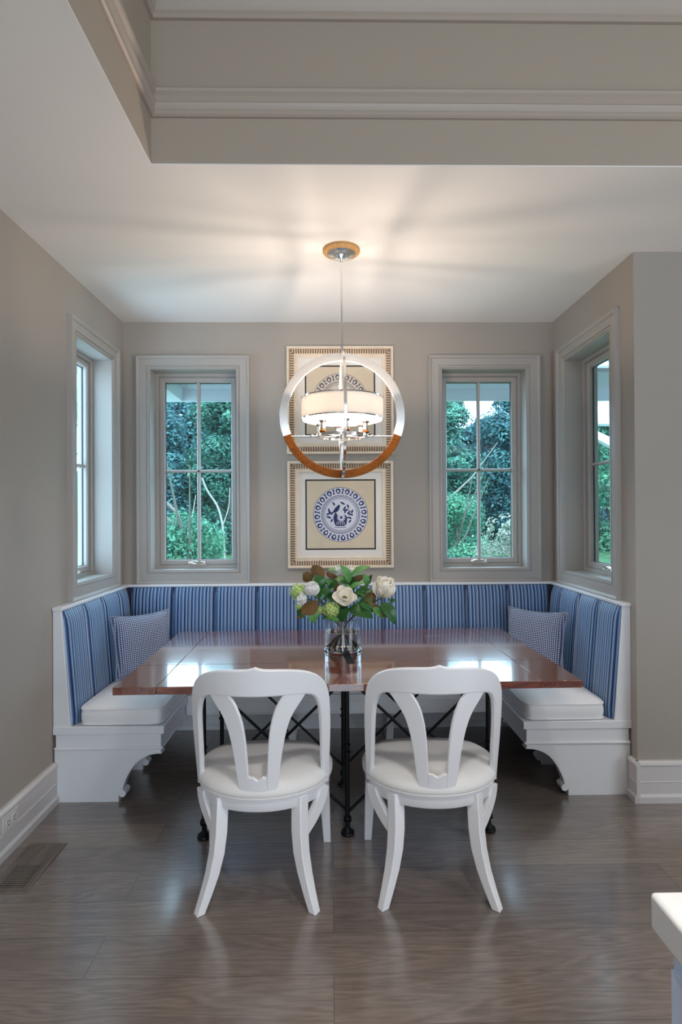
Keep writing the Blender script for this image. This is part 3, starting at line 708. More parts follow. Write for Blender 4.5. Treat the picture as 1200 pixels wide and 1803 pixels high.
def make_chair():
    t = thing('dining_chair', '', 'chair', (0, 0, 0), 'dining chairs on the near side of the table', world=False)
    P = dict(parent=t, world=False)
    bm = bmesh.new()
    R = [seat_ring(0.250, 0.337), seat_ring(0.261, 0.337), seat_ring(0.264, 0.342), seat_ring(0.264, 0.376), seat_ring(0.269, 0.379), seat_ring(0.269, 0.385), seat_ring(0.255, 0.387), seat_ring(0.24, 0.387)]
    ringloft(bm, R); obj('seat_frame', bm, M['chair'], **P)
    bm = bmesh.new()
    R = [seat_ring(0.255, 0.386), seat_ring(0.269, 0.388), seat_ring(0.275, 0.397), seat_ring(0.274, 0.410), seat_ring(0.262, 0.427), seat_ring(0.238, 0.441), seat_ring(0.20, 0.451), seat_ring(0.14, 0.458), seat_ring(0.08, 0.461), seat_ring(0.02, 0.462)]
    ringloft(bm, R); s = obj('seat', bm, M['linen'], angle=60, **P)
    bm = bmesh.new(); tube(bm, seat_ring(0.271, 0.389), 0.0036, 6, closed=True); obj('welt', bm, M['linen'], s, world=False)
    for sx in (-1, 1):
        path = [(0.150, -0.200, 0.376), (0.150, -0.212, 0.32), (0.151, -0.227, 0.25), (0.157, -0.242, 0.18), (0.170, -0.260, 0.115), (0.188, -0.284, 0.055), (0.207, -0.310, 0.0)]
        bm = sqloft([(sx*x, y, z) for x, y, z in path], [0.0235, 0.0235, 0.0235, 0.0225, 0.0205, 0.018, 0.0155], radians(45)+sx*radians(9)); l = obj('leg', bm, M['chair'], bevel=0.003, **P)
        ol = smoothpts([(0.0, 0.365), (0.04, 0.330), (0.20, 0.292), (0.48, 0.252), (0.80, 0.222), (1.05, 0.190)], 2)
        il = smoothpts([(0.30, 0.365), (0.36, 0.345), (0.50, 0.318), (0.70, 0.286), (0.92, 0.262), (1.05, 0.250)], 2)
        gm = lambda q, z, d: (sx*(0.250-0.095*q+(d-0.011)*0.75), -0.112-0.112*q-(d-0.011)*0.66, z)
        bm = bmesh.new(); ribbon(bm, ol, il, gm, 0.022, 0.003); obj('side_strut', bm, M['chair'], angle=28, **P)
        path = [(0.232, 0.120, 0.380), (0.240, 0.130, 0.2), (0.249, 0.140, 0.0)]
        bm = sqloft([(sx*x, y, z) for x, y, z in path], [0.024, 0.021, 0.016], 0); obj('leg', bm, M['chair'], bevel=0.003, **P)
    # backrest: hoop
    oh = [(-0.262, 0.372), (-0.264, 0.44), (-0.269, 0.537), (-0.272, 0.651), (-0.268, 0.738), (-0.257, 0.790), (-0.232, 0.828), (-0.199, 0.853), (-0.157, 0.867), (-0.1, 0.876), (-0.047, 0.879), (-0.022, 0.882), (0.0, 0.889)]
    ih = [(-0.243, 0.385), (-0.240, 0.47), (-0.238, 0.575), (-0.235, 0.666), (-0.229, 0.712), (-0.217, 0.745), (-0.200, 0.762), (-0.170, 0.770), (-0.138, 0.775), (-0.104, 0.777), (-0.05, 0.778), (-0.02, 0.778), (0.0, 0.778)]
    sm = lambda P: [(a, b) for a, b, *_ in smoothpts([tuple(q) for q in P], 2)]
    A = sm(oh); Bq = sm(ih)
    A = A+[(-x, z) for x, z in A[-2::-1]]; Bq = Bq+[(-x, z) for x, z in Bq[-2::-1]]
    bm = bmesh.new(); ribbon(bm, A, Bq, chair_surf, 0.022, 0.005); bk = obj('backrest_hoop', bm, M['chair'], angle=28, **P)
    # splat: two bands that join in one tongue
    for sx in (-1, 1):
        o_ = [(-0.190, 0.785), (-0.163, 0.745), (-0.129, 0.698), (-0.107, 0.637), (-0.091, 0.552), (-0.080, 0.465), (-0.066, 0.385)]
        i_ = [(-0.108, 0.785), (-0.078, 0.748), (-0.056, 0.69), (-0.044, 0.623), (-0.038, 0.536), (-0.0345, 0.465), (-0.0335, 0.385)]
        A = [(sx*a, b) for a, b in sm(o_)]; Bq = [(sx*a, b) for a, b in sm(i_)]
        bm = bmesh.new(); ribbon(bm, A, Bq, lambda x, z, d: chair_surf(x, z, d+0.002), 0.016, 0.0035); obj('splat', bm, M['chair'], angle=28, **P)
    tp_ = [(-0.034, 0.474), (-0.028, 0.470), (-0.020, 0.472), (-0.012, 0.466), (0, 0.459), (0.012, 0.466), (0.020, 0.472), (0.028, 0.470), (0.034, 0.474)]
    bt = [(-0.034, 0.385), (-0.026, 0.385), (-0.017, 0.385), (-0.008, 0.385), (0, 0.385), (0.008, 0.385), (0.017, 0.385), (0.026, 0.385), (0.034, 0.385)]
    bm = bmesh.new(); ribbon(bm, tp_, bt, lambda x, z, d: chair_surf(x, z, d+0.002), 0.016, 0.003); obj('splat', bm, M['chair'], angle=28, **P)
    return t
ch = make_chair(); ch.location = (-0.276, 2.37, 0)
ch['label'] = 'white dining chair with curved open splat back, nearer the floor vent'
c2 = copy_tree(ch); c2.location = (0.397, 2.375, 0); c2.rotation_euler = (0, 0, radians(-2))
c2['label'] = 'white dining chair with curved open splat back, nearer the white island'

# ------------------------------------------------------------------ pendant lamp
PX, PY, PZ = 0.056, 2.80, 1.921
t = thing('pendant_lamp', 'round ring pendant lamp with drum shade hanging over the table', 'lamp', (PX, PY, ZC))
bm = bmesh.new(); lathe(bm, [(0, 0), (0.091, 0), (0.091, -0.012), (0.086, -0.017), (0, -0.017)], 48, (PX, PY, ZC)); obj('canopy', bm, M['canopy_wood'], t)
bm = bmesh.new(); lathe(bm, [(0.070, -0.017), (0.070, -0.022), (0.056, -0.027), (0.045, -0.030), (0.025, -0.036), (0.012, -0.046), (0.009, -0.06), (0, -0.06)], 40, (PX, PY, ZC)); obj('canopy_cup', bm, M['chrome'], t)
bm = bmesh.new(); rodz(bm, (PX, PY, ZC-0.05), (PX, PY, PZ+0.30), 0.0058, 14); lathe(bm, [(0.0058, 0), (0.012, 0.004), (0.012, 0.026), (0.0058, 0.03)], 16, (PX, PY, PZ+0.30)); obj('stem', bm, M['chrome'], t)
RO, RI = 0.3085, 0.268
def arc(bm, a0, a1, th, rz, n=72, r0=RI, r1=RO):
    rings = []
    for i in range(n+1):
        a = radians(a0+(a1-a0)*i/n); q = []
        for r, h in ((r0, -th), (r1, -th), (r1, th), (r0, th)):
            x = r*cos(a); z = r*sin(a); q.append((PX+x*cos(rz)-h*sin(rz), PY+x*sin(rz)+h*cos(rz), PZ+z))
        rings.append(q)
    ringloft(bm, rings)
CUT = math.degrees(math.asin(0.098/0.29))
for rz, th in ((radians(1), 0.0065), (radians(91.6), 0.0065)):
    off = 0
    bm = bmesh.new(); arc(bm, -CUT, 180+CUT, th, rz); obj('ring', bm, M['ring_metal'], t, bevel=0.0015)
    bm = bmesh.new(); arc(bm, 180+CUT, 360-CUT, th, rz, r0=RI+0.0005, r1=RO-0.0005); obj('ring', bm, M['ring_wood'] if rz < 1 else M['chrome'], t, bevel=0.0015)
# cross rods carrying the candle ring
CZr = PZ-0.101
for rz in (radians(1), radians(91.6)):
    for s in (-1, 1):
        bm = bmesh.new(); d = Vector((cos(rz), sin(rz), 0)); c = Vector((PX, PY, CZr)); tube(bm, [c+d*s*0.118, c+d*s*0.278], 0.0045, 10)
        lathe(bm, [(0, -0.008), (0.008, -0.006), (0.010, 0), (0.008, 0.006), (0, 0.008)], 12, tuple(c+d*s*0.150)); obj('cross_rod', bm, M['chrome'], t)
bm = bmesh.new(); lathe(bm, [(0.112, -0.006), (0.130, -0.006), (0.130, 0.006), (0.112, 0.006)], 64, (PX, PY, CZr), close=True)
for rz in (radians(31), radians(91), radians(151)):
    d = Vector((cos(rz), sin(rz), 0)); tube(bm, [Vector((PX, PY, CZr))-d*0.118, Vector((PX, PY, CZr))+d*0.118], 0.0035, 8)
lathe(bm, [(0, -0.02), (0.012, -0.014), (0.016, 0), (0.012, 0.016), (0, 0.02)], 18, (PX, PY, CZr)); obj('candle_ring', bm, M['chrome'], t)
bm = bmesh.new(); lathe(bm, [(0, -0.215), (0.004, -0.205), (0.0075, -0.17), (0.009, -0.12), (0.006, -0.06), (0.009, -0.03), (0.006, -0.016)], 16, (PX, PY, CZr)); obj('finial', bm, M['chrome'], t)
M['bulb'] = mat('lamp_bulb', (1, 0.9, 0.75, 1), 0.4, emis=(1.0, 0.80, 0.56, 1), estr=10)
for k in range(6):
    a = radians(30+60*k+8); x, y = PX+0.121*cos(a), PY+0.121*sin(a)
    bm = bmesh.new(); lathe(bm, [(0, 0), (0.010, 0.002), (0.017, 0.008), (0.017, 0.014), (0.011, 0.018), (0, 0.018)], 18, (x, y, CZr+0.004)); cup = obj('candle_cup', bm, M['ring_wood'], t)
    bm = bmesh.new(); lathe(bm, [(0.012, 0.018), (0.014, 0.022), (0.012, 0.034), (0.012, 0.050), (0.020, 0.060), (0.020, 0.063), (0.008, 0.063)], 18, (x, y, CZr+0.004)); obj('candle_sleeve', bm, M['chrome2'], cup)
    bm = bmesh.new(); lathe(bm, [(0.006, 0.063), (0.010, 0.075), (0.015, 0.092), (0.015, 0.104), (0.009, 0.118), (0, 0.124)], 14, (x, y, CZr+0.004)); obj('bulb', bm, M['bulb'], cup)
    lamp('pendant_bulb_light', 'POINT', (x, y, CZr+0.155), (0, 0, 0), 3.8, (1.0, 0.81, 0.68), shadow_soft_size=0.018)
# drum shade
SB, ST, SR = PZ-0.021, PZ+0.082, 0.201
bm = bmesh.new(); lathe(bm, [(SR, SB), (SR, ST), (SR-0.003, ST), (SR-0.003, SB)], 96, (PX, PY, 0), close=True)
M['shade'].node_tree.nodes['Principled BSDF'].inputs['Roughness'].default_value = 0.9
_t = M['shade'].node_tree; _tr = _t.nodes.new('ShaderNodeBsdfTranslucent'); _tr.inputs[0].default_value = (0.95, 0.90, 0.84, 1); _mx = _t.nodes.new('ShaderNodeMixShader'); _mx.inputs[0].default_value = 0.3
_t.links.new(_t.nodes['Principled BSDF'].outputs[0], _mx.inputs[1]); _t.links.new(_tr.outputs[0], _mx.inputs[2]); _t.links.new(_mx.outputs[0], _t.nodes['Material Output'].inputs[0])
sh = obj('lamp_shade', bm, M['shade'], t)
for z in (SB-0.002, ST-0.002):
    bm = bmesh.new(); lathe(bm, [(SR+0.0015, z), (SR+0.0015, z+0.006), (SR-0.0045, z+0.006), (SR-0.0045, z)], 96, (PX, PY, 0), close=True); obj('shade_band', bm, M['chrome'], sh)
bm = bmesh.new()
for k in range(3):
    a = radians(120*k+20); tube(bm, [(PX, PY, ST-0.02), (PX+(SR-0.003)*cos(a), PY+(SR-0.003)*sin(a), ST-0.004)], 0.002, 6)
rodz(bm, (PX, PY, CZr+0.01), (PX, PY, PZ+0.275), 0.0045, 10)
obj('shade_spider', bm, M['chrome2'], t)

# ------------------------------------------------------------------ framed prints
def picture(x0, x1, z0, z1, label, ink, ground, kind):
    t = thing('framed_print', label, 'picture', ((x0+x1)/2, YB-0.001, (z0+z1)/2), 'framed plate prints on the back wall')
    cx, cz = (x0+x1)/2, (z0+z1)/2; F = 0.076; y = YB-0.001
    mp = lambda u, v, h: (u, y-h, v)
    bm = bmesh.new()
    sweep_rect(bm, x0+F, x1-F, z0+F, z1-F, [(0, 0.004), (0, 0.014), (0.006, 0.017), (0.018, 0.016), (0.022, 0.012), (0.026, 0.018)], mp)
    sweep_rect(bm, x0+F, x1-F, z0+F, z1-F, [(0.055, 0.012), (0.058, 0.026), (0.064, 0.030), (0.073, 0.030), (0.076, 0.024), (0.076, 0), (0.055, 0)], mp)
    fr = obj('picture_frame', bm, M['frame'], t, smooth=False)
    bm = bmesh.new(); sweep_rect(bm, x0+F, x1-F, z0+F, z1-F, [(0.022, 0.002), (0.022, 0.014), (0.057, 0.018), (0.057, 0.002)], mp); obj('frame_cove', bm, M['frame_dark'], fr, smooth=False)
    bm = bmesh.new(); n = 44      # ribs across the cove
    W_ = x1-x0; H_ = z1-z0
    for k in range(n):
        s = (k+0.5)/n
        for side in range(4):
            L = W_ if side in (0, 2) else H_
            c = -L/2+L*s
            if abs(c) > L/2-0.024: continue
            hw = L/n*0.30
            a, b = F-0.020, F-0.056   # distance from outer edge
            a = 0.053; b = 0.022
            lim = L/2-abs(c)
            a = min(a, max(b+0.002, lim-0.002))
            for q in (0,):
                pts0 = [(c-hw, b, 0.014), (c+hw, b, 0.014), (c+hw, a, 0.012), (c-hw, a, 0.012)]
                pts1 = [(c-hw*0.3, b, 0.030), (c+hw*0.3, b, 0.030), (c+hw*0.3, a, 0.020), (c-hw*0.3, a, 0.020)]
                def tr(p):
                    u, d, h = p
                    if side == 0: return mp(cx+u, z0+d, h)
                    if side == 2: return mp(cx+u, z1-d, h)
                    if side == 1: return mp(x0+d, cz+u, h)
                    return mp(x1-d, cz+u, h)
                ringloft(bm, [[tr(p) for p in pts0], [tr(p) for p in pts1]])
    obj('frame_ribs', bm, M['frame'], fr, smooth=False)
    obj('mat_board', B(x0+F-0.002, x1-F+0.002, y-0.006, y, z0+F-0.002, z1-F+0.002), M['mat_board'], t, smooth=False)
    # the print itself
    bm = bmesh.new(); Y = [y-0.0065]
    R = 0.245
    def poly(pts, mi, lift=1):
        vs = [bm.verts.new((cx+a, y-0.0065-0.0005*lift, cz+b)) for a, b in pts]; f = bm.faces.new(vs); f.material_index = mi
    def ann(r0, r1, mi, lift, n=96):
        A = [bm.verts.new((cx+r0*cos(2*pi*k/n), y-0.0065-0.0005*lift, cz+r0*sin(2*pi*k/n))) for k in range(n)]
        Bv = [bm.verts.new((cx+r1*cos(2*pi*k/n), y-0.0065-0.0005*lift, cz+r1*sin(2*pi*k/n))) for k in range(n)]
        for k in range(n):
            f = bm.faces.new((A[k], A[(k+1) % n], Bv[(k+1) % n], Bv[k])); f.material_index = mi
    def ell(px, pz, rx, rz_, ang, mi, lift, n=18):
        poly([(px+rx*cos(a)*cos(ang)-rz_*sin(a)*sin(ang), pz+rx*cos(a)*sin(ang)+rz_*sin(a)*cos(ang)) for a in [2*pi*k/n for k in range(n)]], mi, lift)
    P_, K, I, G = 0, 1, 2, 3
    h = 0.238
    poly([(-h, -h), (h, -h), (h, h), (-h, h)], K, 1); h2 = h-0.010; poly([(-h2, -h2), (h2, -h2), (h2, h2), (-h2, h2)], P_, 2)
    rr = 0.184
    poly([(rr*cos(2*pi*k/96), rr*sin(2*pi*k/96)) for k in range(96)], G, 3)
    ann(rr-0.003, rr, I, 4)
    for k in range(16):
        a = 2*pi*k/16+0.1; c, s = cos(a), sin(a); rm = 0.158
        T = lambda u, v: ((rm+v)*c-u*s, (rm+v)*s+u*c)
        blob = [T(0.016*cos(q)*(1+0.25*sin(q)), 0.019*sin(q)) for q in [2*pi*j/16 for j in range(16)]]; poly(blob, I, 4)
        poly([T(0.007*cos(q)+0.001, 0.010*sin(q)-0.001) for q in [2*pi*j/12 for j in range(12)]], G, 5)
        a2 = a+pi/16; c, s = cos(a2), sin(a2); T2 = lambda u, v: ((rm+v)*c-u*s, (rm+v)*s+u*c)
        poly([T2(-0.008, 0.018), T2(0.008, 0.018), T2(0.008, 0.013), T2(0.001, 0.010), T2(0.007, -0.010), T2(0.009, -0.017), T2(-0.007, -0.017), T2(-0.007, -0.012), T2(-0.001, -0.010), T2(-0.008, 0.012)], I, 4)
    for r0, r1 in ((0.118, 0.122), (0.127, 0.131), (0.108, 0.111)): ann(r0, r1, I, 4)
    rnd = random.Random(3)
    if kind == 'basket':
        poly([(-0.050, -0.02), (-0.036, 0.018), (-0.020, -0.004), (0.030, 0.0), (0.046, -0.02), (0.040, -0.062), (0.026, -0.078), (-0.032, -0.078), (-0.042, -0.060)], I, 4)
        for k in range(12):
            a = 2*pi*k/12; ell(0.004+0.019*cos(a), -0.020+0.019*sin(a), 0.011, 0.0042, a, G, 5)
        ell(0.004, -0.020, 0.009, 0.009, 0, I, 6)
        ell(-0.026, 0.036, 0.026, 0.014, radians(52), I, 4); ell(-0.012, 0.058, 0.010, 0.007, radians(20), I, 4); poly([(-0.045, 0.03), (-0.062, 0.010), (-0.052, 0.006), (-0.034, 0.022)], I, 4)
        for (px, pz, ang, l) in ((0.026, 0.040, 60, 0.018), (0.040, 0.030, 20, 0.016), (0.014, 0.076, 150, 0.018), (0.056, 0.014, 40, 0.016), (0.068, 0.0, -10, 0.018), (0.060, -0.022, 160, 0.016), (0.078, 0.020, 70, 0.014),
                                 (-0.066, 0.010, 130, 0.016), (-0.078, 0.026, 100, 0.016), (-0.084, 0.004, 20, 0.014), (-0.080, -0.018, -20, 0.018), (-0.060, -0.040, 60, 0.012), (0.050, 0.056, 110, 0.014), (-0.046, 0.072, 120, 0.014), (0.062, -0.046, 50, 0.012), (0.030, 0.020, 90, 0.012)):
            ell(px, pz, l, 0.0062, radians(ang), I, 4)
        for a in range(0, 6):
            ell(-0.036+0.013*a, -0.086, 0.006, 0.0022, 0, I, 4)
        for k in range(5): ell(-0.024+0.012*k, -0.058, 0.002, 0.014, radians(6*(k-2)), G, 5)
    else:
        for sx in (-1, 1):
            for (px, pz, ang, l, w_) in ((0.022, 0.052, 105, 0.024, 0.008), (0.040, 0.046, 70, 0.022, 0.009), (0.060, 0.040, 110, 0.018, 0.006), (0.074, 0.048, 60, 0.016, 0.006), (0.012, 0.020, 90, 0.020, 0.010), (0.044, 0.0, 20, 0.030, 0.010), (0.070, -0.010, -20, 0.020, 0.008), (0.030, -0.040, 60, 0.024, 0.010), (0.060, -0.050, 120, 0.018, 0.007), (0.018, -0.070, 80, 0.018, 0.008)):
                ell(sx*px, pz, l, w_, radians(ang if sx > 0 else 180-ang), I, 4)
        ell(0, 0.074, 0.010, 0.008, 0, I, 4); ell(0, -0.005, 0.012, 0.030, 0, I, 4)
    obj('print', bm, [M['paper'], M['ink_black'], ink, ground], t, smooth=False)
    return t
picture(-0.298, 0.424, 1.842, 2.571, 'upper fluted gold framed plate print in greyish tones, behind the pendant lamp', M['ink_gray'], M['ink_wash'], 'birds')
picture(-0.295, 0.419, 1.074, 1.795, 'lower fluted gold framed print of a blue and white plate, above the flowers', M['ink_blue'], M['ink_pale'], 'basket')

# ------------------------------------------------------------------ vase and flowers
VX, VY, VZ = 0.053, 2.83, 0.7602
t = thing('glass_vase', 'clear glass cylinder vase of water on the table, full of flower stems', 'vase', (VX, VY, VZ))
bm = bmesh.new(); lathe(bm, [(0, 0), (0.087, 0), (0.0915, 0.004), (0.0915, 0.160), (0.0900, 0.162), (0.0880, 0.160), (0.0880, 0.016), (0.083, 0.011), (0, 0.010)], 64, (VX, VY, VZ)); obj('vessel', bm, M['vase_glass'], t)
bm = bmesh.new(); lathe(bm, [(0, 0.0102), (0.083, 0.0112), (0.0877, 0.0165), (0.0877, 0.095), (0, 0.095)], 64, (VX, VY, VZ)); obj('water', bm, M['water'], t)

def stem_path(head, k):
    a = k*2.399; b = Vector((VX-0.062*cos(a), VY-0.062*sin(a), VZ+0.014)); nck = Vector((VX+0.016*cos(a), VY+0.016*sin(a), VZ+0.125)); h = Vector(head)
    mid = nck.lerp(h, 0.5)+Vector((0, 0, 0.012))
    return [tuple(p) for p in smoothpts([tuple(b), tuple(nck), tuple(mid), tuple(h)], 2)]
def add_stem(parent, head, k, r=0.0032):
    bm = bmesh.new(); tube(bm, stem_path(head, k), r, 7); obj('stem', bm, M['stem'], parent)
def petal_bm(base, axis, rad, length, width, open_, cup=0.35, tipcurl=0.0):
    """curved petal; opens from the axis towards rad"""
    bm = bmesh.new(); ax = Vector(axis).normalized(); rd = Vector(rad); rd = (rd-ax*rd.dot(ax)).normalized(); sd = ax.cross(rd); N, Mv = 10, 8; G = []
    for i in range(N+1):
        u = i/N; th = open_*(0.35+0.9*sin(u*pi*0.55))-tipcurl*u*u
        rho = length*(0.12*u+u*sin(th)*0.85); hh = length*(u*cos(th)*0.95)
        w = width*(sin(pi*(0.07+0.86*u))**0.6); row = []
        for j in range(Mv+1):
            v = j/Mv*2-1
            row.append(bm.verts.new(Vector(base)+rd*(rho-cup*w*v*v*0.8)+ax*(hh+0.1*w*v*v)+sd*(v*w)))
        G.append(row)
    for i in range(N):
        for j in range(Mv): bm.faces.new((G[i][j], G[i+1][j], G[i+1][j+1], G[i][j+1]))
    return bm
def bloom(loc, axis, label, k, L=0.06, Wd=0.030, layers=((0.35, 4), (0.8, 5)), m='petal', cone=True, stem=True):
    t = thing('magnolia_bloom', label, 'flower', loc, 'magnolia blooms in the vase')
    ax = Vector(axis).normalized(); o = ax.orthogonal().normalized()
    for li, (op, n) in enumerate(layers):
        for i in range(n):
            rd = Matrix.Rotation(2*pi*i/n+li*0.6, 3, ax) @ o
            p = obj('petal', petal_bm(loc, ax, rd, L*(1+0.08*sin(i*2.1)), Wd*(1+0.1*cos(i*3)), op*(1+0.12*sin(i*1.7+k)), 0.55, 0.25), M[m], t, angle=80)
            s = p.modifiers.new('thick', 'SOLIDIFY'); s.thickness = 0.0014
    if cone:
        bm = bmesh.new(); fr = Matrix.Translation(loc) @ ax.to_track_quat('Z', 'Y').to_matrix().to_4x4()
        lathe(bm, [(0, 0.0), (0.011, 0.002), (0.0145, 0.012), (0.012, 0.022), (0.006, 0.030), (0, 0.032)], 14); bmesh.ops.transform(bm, matrix=fr, verts=bm.verts); obj('cone', bm, M['stamen'], t)
    if stem: add_stem(t, loc, k)
    return t
FY = 2.755
def cp(x, y): return (-0.2633+x*0.0005415, 1.2248-y*0.0005415)
def at(x, y, Y): 
    a, b = cp(x, y); k = Y/2.83; return (a*k, Y, 1.4327+(b-1.4327)*k)
bloom(at(600, 400, 2.765), (0.05, -0.80, 0.62), 'open cream magnolia with a dark centre in the middle of the bouquet', 1, 0.080, 0.038, ((0.46, 3), (0.78, 5)))
bloom(at(955, 375, 2.775), (0.08, -0.35, 1.0), 'large closed cream magnolia on the right of the bouquet', 2, 0.100, 0.052, ((0.28, 4), (0.46, 5)), cone=False)
bloom(at(315, 350, 2.75), (-0.15, -0.45, 0.9), 'white magnolia bud on the left of the bouquet', 3, 0.068, 0.034, ((0.30, 3), (0.5, 4)), 'petal_white', cone=False)
bloom(at(250, 400, 2.74), (-0.75, -0.5, 0.35), 'small white bloom tucked below the left magnolia bud', 4, 0.050, 0.022, ((0.45, 3), (0.8, 3)), 'petal_white', cone=False)
bloom(at(560, 170, 2.84), (-0.25, -0.25, 1.0), 'small white bloom at the top of the bouquet, left of a pink tinged one', 5, 0.052, 0.022, ((0.3, 3), (0.5, 4)), 'petal_white', cone=False)
bloom(at(670, 180, 2.85), (0.15, -0.3, 1.0), 'small pink tinged bloom at the top right of the bouquet', 6, 0.055, 0.026, ((0.3, 3), (0.5, 4)), 'petal', cone=False)
def hydrangea(loc, r, label, k):
    t = thing('hydrangea_head', label, 'flower', loc, 'green hydrangea heads in the vase'); bm = bmesh.new(); rnd = random.Random(k)
    n = 90
    for i in range(n):
        z = 1-2*(i+0.5)/n; a = i*2.39996; q = sqrt(1-z*z); d = Vector((q*cos(a), q*sin(a), z)); c = Vector(loc)+d*r*rnd.uniform(0.82, 1.02)
        x = d.orthogonal().normalized(); x = Matrix.Rotation(rnd.uniform(0, 6), 3, d) @ x; y = d.cross(x); s = r*0.17
        for e in (x, y, -x, -y):
            f = d.cross(e); vs = [bm.verts.new(p) for p in (c, c+e*s*0.6+f*s*0.5+d*s*0.15, c+e*s*1.25+d*s*0.28, c+e*s*0.6-f*s*0.5+d*s*0.15)]; bm.faces.new(vs)
    obj('florets', bm, M['hydrangea'], t, angle=80)
    bm = bmesh.new(); bmesh.ops.create_icosphere(bm, subdivisions=2, radius=r*0.66, matrix=Matrix.Translation(loc)); obj('flower_core', bm, M['hydrangea'], t)
    add_stem(t, loc, k)
hydrangea(at(180, 320, 2.80), 0.043, 'pale green hydrangea head at the far left of the bouquet', 7)
hydrangea(at(478, 485, 2.755), 0.042, 'pale green hydrangea head below the open magnolia', 8)
hydrangea(at(375, 490, 2.775), 0.022, 'tiny pale green flower cluster beside the lower hydrangea', 9)
hydrangea(at(185, 455, 2.765), 0.020, 'tiny green flower cluster at the lower left edge of the bouquet', 10)
def leaf_bm(base, tip, width, up, curl=0.12):
    """leaf of two faces: upper side slot 0, underside slot 1; up = direction the upper side looks"""
    bm = bmesh.new(); b = Vector(base); tp2 = Vector(tip); ax = tp2-b; L = ax.length; ax.normalize(); n = Vector(up); n = (n-ax*n.dot(ax)).normalized(); sd = ax.cross(n); N = 12; sheets = []
    for s in (0, 1):
        G = []
        for i in range(N+1):
            u = i/N; w = width*0.5*(sin(pi*u**0.85)**0.8) if 0 < i < N else width*0.015
            row = []
            for j in range(7):
                v = j/3-1
                row.append(bm.verts.new(b+ax*(L*u)+sd*(v*w)+n*(curl*L*(sin(pi*u)-0.9*u*u)+0.22*w*abs(v)-0.0012*s+0.01*w*sin(9*u+3*v))))
            G.append(row)
        for i in range(N):
            for j in range(6):
                q = (G[i][j], G[i][j+1], G[i+1][j+1], G[i+1][j]); f = bm.faces.new(q if s == 0 else q[::-1]); f.material_index = s
        sheets.append(G)
    a, c = sheets
    edge = lambda G: [G[i][0] for i in range(N+1)]+[G[N][j] for j in range(1, 7)]+[G[i][6] for i in range(N-1, -1, -1)]+[G[0][j] for j in range(5, 0, -1)]
    ea, ec = edge(a), edge(c); m = len(ea)
    for i in range(m): f = bm.faces.new((ea[i], ea[(i+1) % m], ec[(i+1) % m], ec[i])); f.material_index = 0
    return bm
def sprig(label, k, leaves, name='magnolia_sprig'):
    p0 = at(*leaves[0][0], leaves[0][4]); t = thing(name, label, 'foliage', p0, 'leafy sprigs in the vase')
    for (b, tp2, w, kind, Y) in leaves:
        up = (0, -0.6, 0.8) if kind in 'gl' else (0.1, 0.75, -0.35)
        mats = {'g': [M['leaf'], M['leaf_brown']], 'l': [M['leaf_light'], M['leaf_under']], 'b': [M['leaf'], M['leaf_brown']]}[kind]
        if kind == 'b': mats = mats
        ylean = random.uniform(-0.03, 0.0)
        obj('leaf', leaf_bm(at(*b, Y), at(*tp2, Y+ylean), w*0.00058, up), mats, t, angle=70)
    add_stem(t, p0, k, 0.0026)
sprig('sprig of broad brown backed magnolia leaves at the upper left of the bouquet', 11, [((415, 200), (300, 80), 120, 'b', 2.82), ((310, 215), (215, 150), 95, 'b', 2.84), ((400, 300), (330, 165), 130, 'g', 2.80), ((540, 190), (425, 150), 55, 'b', 2.85), ((500, 290), (440, 215), 80, 'l', 2.83)])
sprig('sprig of dark leaves left of the open magnolia', 12, [((360, 400), (480, 285), 95, 'g', 2.78), ((470, 330), (530, 230), 80, 'g', 2.80), ((500, 250), (560, 330), 70, 'b', 2.79)])
sprig('light green leafy sprig rising at the top centre of the bouquet', 13, [((650, 240), (575, 75), 85, 'l', 2.80), ((640, 240), (530, 195), 75, 'l', 2.81), ((560, 150), (450, 112), 60, 'l', 2.84), ((640, 260), (545, 240), 60, 'g', 2.79)])
sprig('light green leafy sprig at the upper right of the bouquet', 14, [((665, 185), (835, 80), 75, 'l', 2.81), ((810, 270), (780, 155), 65, 'l', 2.80), ((830, 250), (850, 170), 50, 'g', 2.83), ((690, 200), (790, 190), 50, 'b', 2.83)])
sprig('sprig of small curled green leaves right of the open magnolia', 15, [((650, 300), (770, 235), 55, 'l', 2.77), ((700, 340), (830, 300), 60, 'g', 2.77), ((740, 370), (820, 250), 60, 'g', 2.78), ((660, 330), (610, 250), 50, 'l', 2.78), ((720, 330), (790, 360), 46, 'l', 2.76)])
sprig('golden brown magnolia leaf with a bright green one at the lower left of the bouquet', 16, [((350, 405), (205, 530), 125, 'b', 2.74), ((290, 470), (325, 610), 100, 'l', 2.745), ((240, 520), (160, 560), 40, 'b', 2.75), ((180, 470), (230, 560), 60, 'g', 2.76)])
sprig('large dark green leaves under the open magnolia', 17, [((640, 480), (865, 550), 165, 'g', 2.745), ((560, 600), (640, 470), 95, 'g', 2.76), ((430, 560), (560, 590), 60, 'l', 2.75), ((740, 400), (860, 500), 120, 'g', 2.765), ((460, 540), (400, 570), 50, 'g', 2.77)])
sprig('drooping rust and green leaves at the lower right of the bouquet', 18, [((820, 420), (1005, 565), 75, 'b', 2.75), ((930, 425), (1080, 620), 120, 'g', 2.745), ((860, 470), (955, 570), 75, 'l', 2.75), ((1000, 440), (1075, 400), 60, 'g', 2.80), ((850, 340), (790, 420), 80, 'b', 2.78), ((880, 430), (820, 330), 90, 'b', 2.80)])
